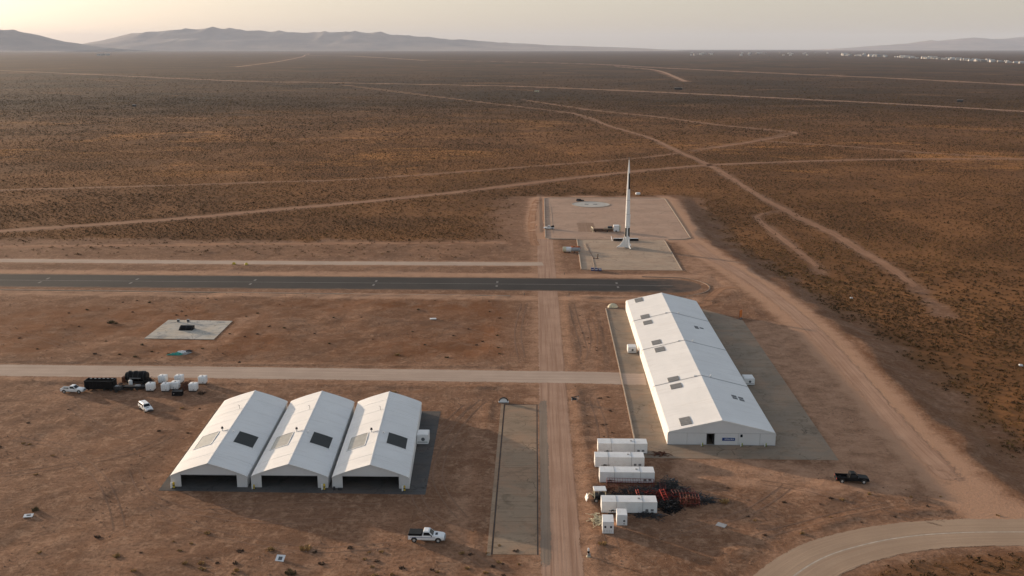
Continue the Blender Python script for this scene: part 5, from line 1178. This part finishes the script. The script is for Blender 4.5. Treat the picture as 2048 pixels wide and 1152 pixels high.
for i in range(12): rm.loft([[(q[0], y, q[1]) for q in (ap[i], o2[i], o2[i + 1], ap[i + 1])] for y in (-0.14, 0.16)])
rm.build('arch_rim', M_BLACK, ar)
dm = thing('dome_hut', 'pale half-round dome shelter at the far left corner of the long hall', 'dome shelter', (21.9, 275.9, 0.0))
rr = []
for k in range(6):
    a = k / 5 * math.pi / 2 * 0.97; rr.append([(math.cos(a) * 1.45 * math.cos(p), math.cos(a) * 1.0 * math.sin(p), math.sin(a) * 1.15) for p in np.linspace(0, 2 * math.pi, 19)[:-1]])
MB().loft(rr).build('shell', M_CREAM, dm, True); MB().cyl((0, 0, -0.02), (0, 0, 0.06), 1.6, 1.55, 20).build('base', M_DARK, dm)
ob = thing('orange_board', 'upright orange board at the far right corner of the long hall pad', 'board', (54.9, 264.2, 0.0), R(60))
MB().box(-0.75, 0.75, -0.06, 0.06, 0.55, 2.45).build('panel', M_ORANGE, ob)
for x in (-0.65, 0.65): MB().box(x - 0.05, x + 0.05, 0.061, 0.15, 0, 2.4).build('leg', M_RUST, ob)
MB().box(-0.8, 0.8, -0.3, 0.35, 0, 0.12).build('foot', M_DARK, ob)
fm = thing('broken_barrier', 'small dark broken barrier with pale legs right of the dirt road', 'barrier', (8.5, 198.2, hz(8.5, 198.2)), R(10))
MB().path([(-0.9, 0, 0.75), (0.8, 0.1, 0.9)], 0.09, 6).build('bar', M_DARK, fm)
for x, d in ((-0.6, -0.3), (0.1, 0.35), (0.5, -0.3), (0.7, 0.3)): MB().path([(x, 0.05, 0.82), (x + d * 0.5, d, 0.0)], 0.05, 5).build('leg', M_GREY, fm)
MB().plate([(-0.8, -0.1, 0.15), (0.3, -0.2, 0.1), (0.4, 0.3, 0.5), (-0.7, 0.3, 0.6)], 0.04).build('panel', M_DARK, fm)
for k, (x, y) in enumerate([(-99.6, 331.2), (-95.3, 330.6)]):
    p = thing('yellow_marker', ('left' if k == 0 else 'right') + ' yellow marker block beyond the runway', 'marker block', (x, y, hz(x, y)), R(20 * k), 'yellow runway markers')
    MB().loft([[(-0.6, -0.35, 0), (0.6, -0.35, 0), (0.6, 0.35, 0), (-0.6, 0.35, 0)], [(-0.35, -0.12, 0.75), (0.35, -0.12, 0.75), (0.35, 0.12, 0.75), (-0.35, 0.12, 0.75)]]).build('block', M_YELLOW, p); MB().box(-0.65, 0.65, -0.4, 0.4, -0.02, 0.06).build('foot', M_DARK, p)
for k, (x, y, lb) in enumerate([(-2.8, 289.2, 'small dark runway edge lamp left of the dirt road'), (10.2, 289.2, 'small dark runway edge lamp right of the dirt road'), (9.6, 317.2, 'small dark runway edge lamp beyond the runway beside the pad road'), (1.0, 403.5, 'small red stake beside the left edge of the far launch pad')]):
    p = thing('edge_lamp' if k < 3 else 'marker_stake', lb, 'lamp' if k < 3 else 'stake', (x, y, hz(x, y)))
    MB().cyl((0, 0, 0), (0, 0, 0.5 if k < 3 else 0.9), 0.07, n=6).build('stem', M_DARK if k < 3 else M_RUST, p); MB().cyl((0, 0, 0.5 if k < 3 else 0.9), (0, 0, 0.75 if k < 3 else 1.1), 0.16, 0.1, 8).build('head', M_DARK if k < 3 else M_BRED, p)
# ------------------------------------------------------------------ clumps of grass and brush on the bare ground (each a thing)
def clump_mesh(name, seed, n, rad, hgt, m, lean=0.5):
    q = random.Random(seed); b = MB()
    for k in range(n):
        a, r = q.uniform(0, 6.283), rad * math.sqrt(q.random()) * 0.7
        x, y = math.cos(a) * r, math.sin(a) * r
        h = hgt * q.uniform(0.45, 1.0) * (1 - 0.5 * r / rad); w = rad * q.uniform(0.08, 0.2)
        dx, dy = math.cos(a) * lean * h * q.random(), math.sin(a) * lean * h * q.random()
        t = q.uniform(0, 3.14); cx, cy = math.cos(t) * w, math.sin(t) * w
        b._add([(x - cx, y - cy, -0.03), (x + cx, y + cy, -0.03), (x + dx + cx * 0.5, y + dy + cy * 0.5, h * 0.7), (x + dx * 1.6, y + dy * 1.6, h), (x + dx - cx * 0.7, y + dy - cy * 0.7, h * 0.6)], [(0, 1, 2, 3, 4)])
    me = b.build(name, m); d = me.data; bpy.data.objects.remove(me); return d
STRAW = [clump_mesh('grass_clump', s, 46, 0.55, 0.42, M_STRAW, 0.9) for s in (1, 2, 3)]
BRUSH = [clump_mesh('brush_clump', s, 60, 0.6, 0.5, M_BUSH, 0.6) for s in (4, 5, 6)]
DEAD = [clump_mesh('dead_brush', s, 40, 0.55, 0.35, M_BRUSH_DARK, 0.9) for s in (7, 8)]
def clump(meshes, x, y, s, label, cat, group, nm):
    o = bpy.data.objects.new(nm, random.choice(meshes)); COL.objects.link(o)
    o.location = (x, y, hz(x, y)); o.rotation_euler = (0, 0, random.uniform(0, 6.28)); o.scale = (s * random.uniform(0.85, 1.25), s, s * random.uniform(0.8, 1.15))
    tag(o, label, cat, group)
# single ones that can be pointed at
clump(BRUSH, -110.5, 256.5, 2.0, 'round olive bush alone on the rusty dirt left of the square slab', 'bush', None, 'desert_bush')
clump(STRAW, -31.9, 229.8, 1.5, 'yellowish bush above the gravel road near the middle', 'bush', None, 'desert_bush')
clump(STRAW, -29.2, 203.0, 1.2, 'yellowish bush just behind the roof of the rightmost hangar', 'bush', None, 'desert_bush')
clump(DEAD, -69.0, 201.4, 1.8, 'dark dead bush at the right end of the equipment row', 'bush', None, 'desert_bush')
clump(STRAW, 30.4, 150.8, 1.6, 'straw-coloured bush on the dirt right of the scrap pile', 'bush', None, 'desert_bush')
clump(STRAW, -32.6, 134.0, 1.7, 'wide straw-coloured grass clump below the middle hangar', 'grass clump', None, 'grass_clump')
clump(STRAW, -37.5, 133.6, 1.3, 'straw-coloured grass clump above the pale printed board', 'grass clump', None, 'grass_clump')
clump(BRUSH, -33.0, 126.9, 1.5, 'dark olive bush at the bottom edge below the pale printed board', 'bush', None, 'desert_bush')
clump(DEAD, -29.4, 129.8, 1.0, 'small dark brush right of the pale printed board', 'bush', None, 'desert_bush')
clump(BRUSH, -77.4, 145.7, 1.2, 'low olive bush just above the board at the left edge', 'bush', None, 'desert_bush')
clump(STRAW, 10.1, 136.2, 1.2, 'straw-coloured grass clump left of the nearest white cabin', 'grass clump', None, 'grass_clump')
for i, (x, y) in enumerate([(-44, 129.6), (-45.5, 127.8), (-40.6, 127.4), (-26.2, 134.2), (-23.6, 131.2), (-22.2, 129.0), (-18.0, 128.6), (-13.0, 127.6), (-9.0, 128.8), (-5.5, 129.4), (-50.4, 133.0), (-58.8, 131.4), (-64.0, 137.2), (-48.2, 138.6), (-70.2, 132.0), (-3.2, 126.2)]):
    clump(STRAW if i % 3 else DEAD, x, y, random.uniform(0.6, 1.1), 'small dry grass tuft scattered over the foreground dirt', 'grass clump', 'dry tufts over the foreground dirt', 'grass_tuft')
for i in range(44):
    x = random.uniform(-62, -1); y = random.uniform(121, 136) - 0.0 * x
    if abs(x + 15.4) < 4 and y > 133: continue
    clump(STRAW if i % 4 else DEAD, x, y, random.uniform(0.45, 1.05), 'small dry grass tuft scattered over the foreground dirt', 'grass clump', 'dry tufts over the foreground dirt', 'grass_tuft')
for i in range(60):
    x = random.uniform(-128, -4); y = random.uniform(223, 286)
    if -98 < x < -77 and 240 < y < 262: continue
    clump(DEAD if i % 2 else BRUSH, x, y, random.uniform(0.5, 0.95), 'small dark tuft scattered over the dirt between runway and gravel road', 'grass clump', 'dark tufts between runway and gravel road', 'grass_tuft')
for i in range(34):
    x = random.uniform(30, 72); y = random.uniform(129, 156)
    if seg_dist(np.array([x]), np.array([y]), CURVE)[0] < 5.5 or (48 < x < 58 and y > 155): continue
    clump(STRAW if i % 2 else DEAD, x, y, random.uniform(0.5, 0.95), 'small dry tuft on the reddish dirt above the curved road', 'grass clump', 'dry tufts above the curved road', 'grass_tuft')
for i in range(26):
    x = random.uniform(-122, -64); y = random.uniform(128, 198)
    if x > -76 and y > 196: continue
    clump(DEAD if i % 3 else STRAW, x, y, random.uniform(0.5, 0.9), 'small dry tuft on the open dirt left of the hangars', 'grass clump', 'dry tufts left of the hangars', 'grass_tuft')
for i in range(20):
    x = random.uniform(10, 15.5); y = random.uniform(222, 284) if i % 2 else random.uniform(173, 206)
    clump(DEAD, x, y, random.uniform(0.4, 0.8), 'small dark tuft on the dirt between road and long hall', 'grass clump', 'dark tufts between road and long hall', 'grass_tuft')

# ------------------------------------------------------------------ desert scrub: past counting, one object
def scrub_cover():
    V, F, T = [], [], []
    base = 0
    def add(px, py, size, tris, tone, spread, tall):
        nonlocal base
        n = len(px)
        z0 = height(px, py)
        # each shrub: `tris` random leaf-spray triangles through a dome
        a = rng.uniform(0, 2 * np.pi, (n, tris)); r = np.sqrt(rng.random((n, tris))) * spread
        cx = np.cos(a) * r; cy = np.sin(a) * r; cz = (1 - (r / max(spread, 1e-6)) ** 2 * 0.75) * rng.uniform(0.25, 1.0, (n, tris)) * tall
        cen = np.stack([cx, cy, cz], -1)
        off = rng.normal(0, 1, (n, tris, 3, 3)); off /= np.linalg.norm(off, axis=-1, keepdims=True)
        off *= rng.uniform(0.22, 0.48, (n, tris, 1, 1)); off[..., 2] *= 0.75
        v = (cen[:, :, None, :] + off) * size[:, None, None, None]
        v[..., 0] += px[:, None, None]; v[..., 1] += py[:, None, None]
        v[..., 2] = np.maximum(v[..., 2], -0.02) + z0[:, None, None]
        V.append(v.reshape(-1, 3)); m = n * tris
        F.append(np.arange(base, base + m * 3).reshape(-1, 3)); base += m * 3
        T.append(np.repeat(np.clip(tone[:, None] + rng.normal(0, 0.12, (n, tris)), 0, 1).ravel(), 3))
    def scatter(y0, y1, cell):
        """roughly even spacing, as desert shrubs keep their distance; thinned in patches and off the tracks"""
        lo = y0 if y0 < 200 else y0 * 0.86; hi = y1 * 1.16
        gy_ = np.arange(lo, hi, cell); hw = 0.55 * hi + 35
        gx_ = np.arange(-hw, hw, cell)
        X, Y = np.meshgrid(gx_, gy_); X = X.ravel(); Y = Y.ravel()
        k = np.abs(X + 0.02 * Y) < 0.55 * Y + 35; X, Y = X[k], Y[k]
        X = X + rng.uniform(-0.48, 0.48, len(X)) * cell; Y = Y + rng.uniform(-0.48, 0.48, len(Y)) * cell
        d = scrub_density(X, Y)
        patch = 0.45 + 0.5 * sstep(0.2, 0.55, vnoise(X, Y, 34, 51)) + 0.15 * vnoise(X, Y, 120, 52)
        fade = (1 - sstep(0.86 * y1, 1.14 * y1, Y)) * (1.0 if y0 < 200 else sstep(0.88 * y0, 1.14 * y0, Y))
        k = rng.random(len(X)) < d * np.clip(patch, 0, 1) * fade
        return X[k], Y[k]
    tone = lambda x, y: np.clip(0.25 + 0.5 * vnoise(x, y, 45, 61) + rng.normal(0, 0.2, len(x)), 0, 1)
    var = lambda n: (0.75 + 0.5 * rng.random(n)) * (1 + 0.9 * rng.random(n) ** 10)
    x, y = scatter(118, 330, 1.35); add(x, y, 0.50 * var(len(x)), 26, tone(x, y), 0.85, 0.80)
    x, y = scatter(330, 480, 1.5); add(x, y, 0.56 * var(len(x)), 14, tone(x, y), 0.85, 0.80)
    x, y = scatter(480, 800, 1.8); add(x, y, 0.66 * var(len(x)), 9, tone(x, y), 0.85, 0.75)
    x, y = scatter(800, 1500, 3.5); add(x, y, 1.30 * var(len(x)), 6, tone(x, y), 0.9, 0.6)
    x, y = scatter(1500, 3000, 8.0); q_ = rng.random(len(x)) > sstep(1600, 3000, y) * 0.85; x, y = x[q_], y[q_]; add(x, y, 1.7 * var(len(x)), 5, tone(x, y), 1.0, 0.45)
    o = np_mesh('desert_scrub', np.concatenate(V), np.concatenate(F), M_SCRUB, False)
    fattr(o.data, 'tone', np.concatenate(T))
    o['kind'] = 'stuff'; o['label'] = 'brown and olive desert scrub covering the plain'; o['category'] = 'scrub'
    print('scrub triangles', sum(len(f) for f in F))
scrub_cover()

# ------------------------------------------------------------------ stones and clods over the bare dirt: past counting, one object
def clods():
    n = 60000
    yy = np.sqrt(rng.uniform(116.0 ** 2, 345.0 ** 2, n)); xx = rng.uniform(-1, 1, n) * (0.55 * yy + 15)
    d = 1 - scrub_density(xx, yy)
    p = d * sstep(0.30, 0.75, vnoise(xx, yy, 6, 91)) * (0.25 + 0.75 * sstep(0.3, 0.7, vnoise(xx, yy, 25, 92)))
    for x0, x1, y0, y1 in [(-62, -17, 152, 192), (-7, 8, 60, 378), (18, 56, 168, 275), (-340, 53, 294, 316), (4, 60, 324, 490), (-97, -78, 241, 260)]: p = np.where((xx > x0) & (xx < x1) & (yy > y0) & (yy < y1), 0, p)
    for pts, hw in FLAT_LINES: p = np.where(seg_dist(xx, yy, pts) < hw, 0.0, p)
    k = rng.random(n) < p; xx, yy = xx[k], yy[k]; m = len(xx)
    s = 0.05 + 0.16 * rng.random(m) ** 3
    base = np.array([[1, 0, 0], [-0.5, 0.87, 0], [-0.5, -0.87, 0], [0.1, 0.05, 0.8]])
    ang = rng.uniform(0, 6.28, m); c, sn = np.cos(ang), np.sin(ang)
    b = base[None] * (s[:, None, None]) * rng.uniform(0.7, 1.4, (m, 4, 1))
    v = np.empty((m, 4, 3)); v[..., 0] = b[..., 0] * c[:, None] - b[..., 1] * sn[:, None] + xx[:, None]; v[..., 1] = b[..., 0] * sn[:, None] + b[..., 1] * c[:, None] + yy[:, None]
    v[..., 2] = b[..., 2] + height(xx, yy)[:, None] - 0.01
    f = (np.array([[0, 1, 3], [1, 2, 3], [2, 0, 3]])[None] + (np.arange(m) * 4)[:, None, None]).reshape(-1, 3)
    o = np_mesh('dirt_clods', v.reshape(-1, 3), f, mat('clod_earth', (0.20, 0.12, 0.078), 0.95, 0.35, 0.4), False)
    o['kind'] = 'stuff'; o['label'] = 'small stones and clods strewn over the bare dirt'; o['category'] = 'stones'
clods()

# ------------------------------------------------------------------ hills on the horizon
YAW = R(1.2516)
def hills(name, D, skyline, depth, seed, label=None):
    """range with real depth; skyline given as (bearing tangent, elevation tangent) at distance D"""
    b0, b1 = skyline[0][0], skyline[-1][0]
    n, k = int((b1 - b0) * 560) + 20, 34
    B = np.linspace(b0, b1, n); H = np.interp(B, [s[0] for s in skyline], [s[1] for s in skyline]) * D + 70.0
    t = np.linspace(0, 1, k)
    BB, TT = np.meshgrid(B, t)
    X = BB * D; Y = D + (TT - 0.45) * depth
    prof = np.where(TT < 0.45, TT / 0.45, (1 - TT) / 0.55); prof = np.clip(prof, 0, 1) ** 1.15
    rid = 1 - np.abs(2 * vnoise(X, Y, 1500, seed) - 1); rid2 = 1 - np.abs(2 * vnoise(X, Y, 640, seed + 1) - 1); rid3 = 1 - np.abs(2 * vnoise(X, Y, 320, seed + 2) - 1)
    Hm = np.tile(np.clip(H, 0, None), (k, 1))
    Z = Hm * prof * (0.70 + 0.17 * rid + 0.12 * rid2 + 0.08 * rid3)
    Z[0] = -6; Z[-1] = -6; Z[:, 0] = np.minimum(Z[:, 0], 0); Z[:, -1] = np.minimum(Z[:, -1], 0)
    c, s = math.cos(YAW), math.sin(YAW)
    co = np.stack([(c * X - s * Y).ravel(), (s * X + c * Y).ravel(), Z.ravel()], 1)
    ii = np.arange(n * k).reshape(k, n)
    f = np.stack([ii[:-1, :-1], ii[:-1, 1:], ii[1:, 1:], ii[1:, :-1]], -1).reshape(-1, 4)
    return struct(np_mesh(name, co, f, M_HILL))
def sk_px(pts): return [((px - 1024) / 2050.0, (96 - py) / 2050.0) for px, py in pts]
hills('hills', 22000, sk_px([(-900, 70), (-500, 60), (-250, 52), (-100, 57), (0, 59), (60, 62), (100, 70), (150, 82), (200, 90), (250, 97)]), 6000, 71)
hills('hills', 28000, sk_px([(150, 99), (195, 90), (215, 82), (270, 69), (300, 65), (330, 63), (370, 59), (445, 55), (490, 60), (560, 62), (600, 64), (630, 65), (680, 62), (715, 61), (770, 65), (850, 73), (930, 79), (1000, 85), (1080, 89), (1150, 92), (1250, 95), (1330, 99)]), 7500, 75)
hills('hills', 36000, sk_px([(1640, 98), (1700, 94), (1760, 89), (1800, 86), (1830, 80), (1860, 79), (1890, 76), (1925, 74), (1960, 77), (2010, 76), (2048, 75), (2150, 72), (2300, 78), (2600, 74), (3000, 85)]), 8000, 79)

# ------------------------------------------------------------------ far settlement and roadside things
def far_house(lb, grp, x, y, sx, sy, sz, m, rz, nm='far_building'):
    t = thing(nm, lb, 'building', (x, y, 0), rz, grp)
    MB().box(-sx / 2, sx / 2, -sy / 2, sy / 2, 0, sz).build('wall', m, t)
    MB().loft([[(-sx / 2 - 0.3, -sy / 2 - 0.3, sz), (sx / 2 + 0.3, -sy / 2 - 0.3, sz), (sx / 2 + 0.3, sy / 2 + 0.3, sz), (-sx / 2 - 0.3, sy / 2 + 0.3, sz)], [(-sx / 2, -0.2, sz + sz * 0.3), (sx / 2, -0.2, sz + sz * 0.3), (sx / 2, 0.2, sz + sz * 0.3), (-sx / 2, 0.2, sz + sz * 0.3)]]).build('roof', m, t)
    return t
M_FARW = mat('far_white_wall', (0.44, 0.415, 0.385), 0.7, 0.15, 0.02); M_FARG = mat('far_grey_wall', (0.26, 0.235, 0.21), 0.8, 0.2, 0.02)
q = random.Random(5)
line = [(2971, 10142), (2762, 8013), (2614, 6923), (2433, 5860), (2268, 4917)]     # right-hand settlement, running towards the camera
tot = 120
for i in range(tot):
    u = i / (tot - 1) * 3.999; k = int(u); f = u - k
    x = line[k][0] + (line[k + 1][0] - line[k][0]) * f + q.uniform(-30, 60); y = line[k][1] + (line[k + 1][1] - line[k][1]) * f + q.uniform(-160, 200)
    s = q.uniform(0.7, 1.5) * y / 6500
    far_house('tiny white building in the far settlement at the right edge', 'buildings of the right-hand far settlement', x, y, q.uniform(11, 26) * s, q.uniform(8, 14) * s, q.uniform(4.5, 9) * s, M_FARW if q.random() < 0.8 else M_FARG, q.uniform(-0.3, 0.3))
for i in range(46):
    px = q.choice([q.uniform(1370, 1420), q.uniform(1470, 1570), q.uniform(1560, 1680)]); D = q.uniform(9500, 15500)
    x = (px - 1070) / 2050 * D; s = D / 9000
    far_house('tiny pale building in the far settlement right of the rocket', 'buildings of the middle far settlement', x, D, q.uniform(10, 24) * s, q.uniform(8, 14) * s, q.uniform(4, 8) * s, M_FARW if q.random() < 0.55 else M_FARG, q.uniform(-0.3, 0.3))
for i, px in enumerate((212, 221, 231)):
    D = 9800 + i * 120; x = (px - 1070) / 2050 * D
    far_house('white building at the foot of the left-hand hills', 'white buildings under the left-hand hills', x, D, 34, 16, 14, M_FARW, 0.1)
def far_shed(lb, x, y, sx, sz, m):
    t = thing('roadside_hut', lb, 'hut', (x, y, 0), R(-20)); MB().box(-sx / 2, sx / 2, -1.5, 1.5, 0.3, sz).build('wall', m, t)
    MB().box(-sx / 2 - 0.3, sx / 2 + 0.3, -1.8, 1.8, sz, sz + 0.25).build('roof', M_GREY, t); MB().box(-sx / 2, sx / 2, -1.2, 1.2, 0, 0.3).build('skid', M_DARK, t)
far_shed('small pale hut beside the far sandy highway, left of the rocket tip', 3.2, 1700, 7, 2.6, M_CREAM)
far_shed('long dark hut beside the far sandy highway, right of the rocket', 247.0, 1800, 13, 3.4, M_DARK)
far_shed('dark hut beside the far sandy highway at the right', 566.0, 1398, 7, 2.6, M_DARK)
far_shed('tiny dark hut out in the scrub at the left', -492, 1267, 3.5, 2.0, M_DARK)
for i, (x, y) in enumerate([(94.0, 297.0), (143.0, 262.0), (114.0, 232.0)]):
    o = MB().loft([[(-0.5, -0.3, 0), (0.5, -0.35, 0), (0.45, 0.3, 0), (-0.4, 0.35, 0)], [(-0.35, -0.2, 0.4), (0.3, -0.2, 0.45), (0.3, 0.2, 0.35), (-0.3, 0.2, 0.4)]]).build('pale_rock', M_WHITE)
    o.location = (x, y, hz(x, y)); tag(o, ['pale rock in the scrub right of the embankment, farthest of three', 'pale rock in the scrub near the right edge', 'pale rock in the scrub, nearest of three'][i], 'rock', 'pale rocks in the scrub')

# ------------------------------------------------------------------ dusty air
hz_m = bpy.data.materials.new('dusty_air'); hz_m.use_nodes = True
hn = hz_m.node_tree.nodes; hn.clear()
ho = hn.new('ShaderNodeOutputMaterial'); pv = hn.new('ShaderNodeVolumePrincipled')
pv.inputs['Color'].default_value = (0.68, 0.76, 0.92, 1.0); pv.inputs['Density'].default_value = HAZE_D; pv.inputs['Anisotropy'].default_value = 0.0
hz_m.node_tree.links.new(pv.outputs[0], ho.inputs['Volume'])
hb = MB().box(-39000, 39000, -5000, 46000, -8.0, 640.0).build('haze', hz_m); hb['kind'] = 'stuff'; hb['label'] = 'thin dusty haze over the plain'; hb['category'] = 'haze'
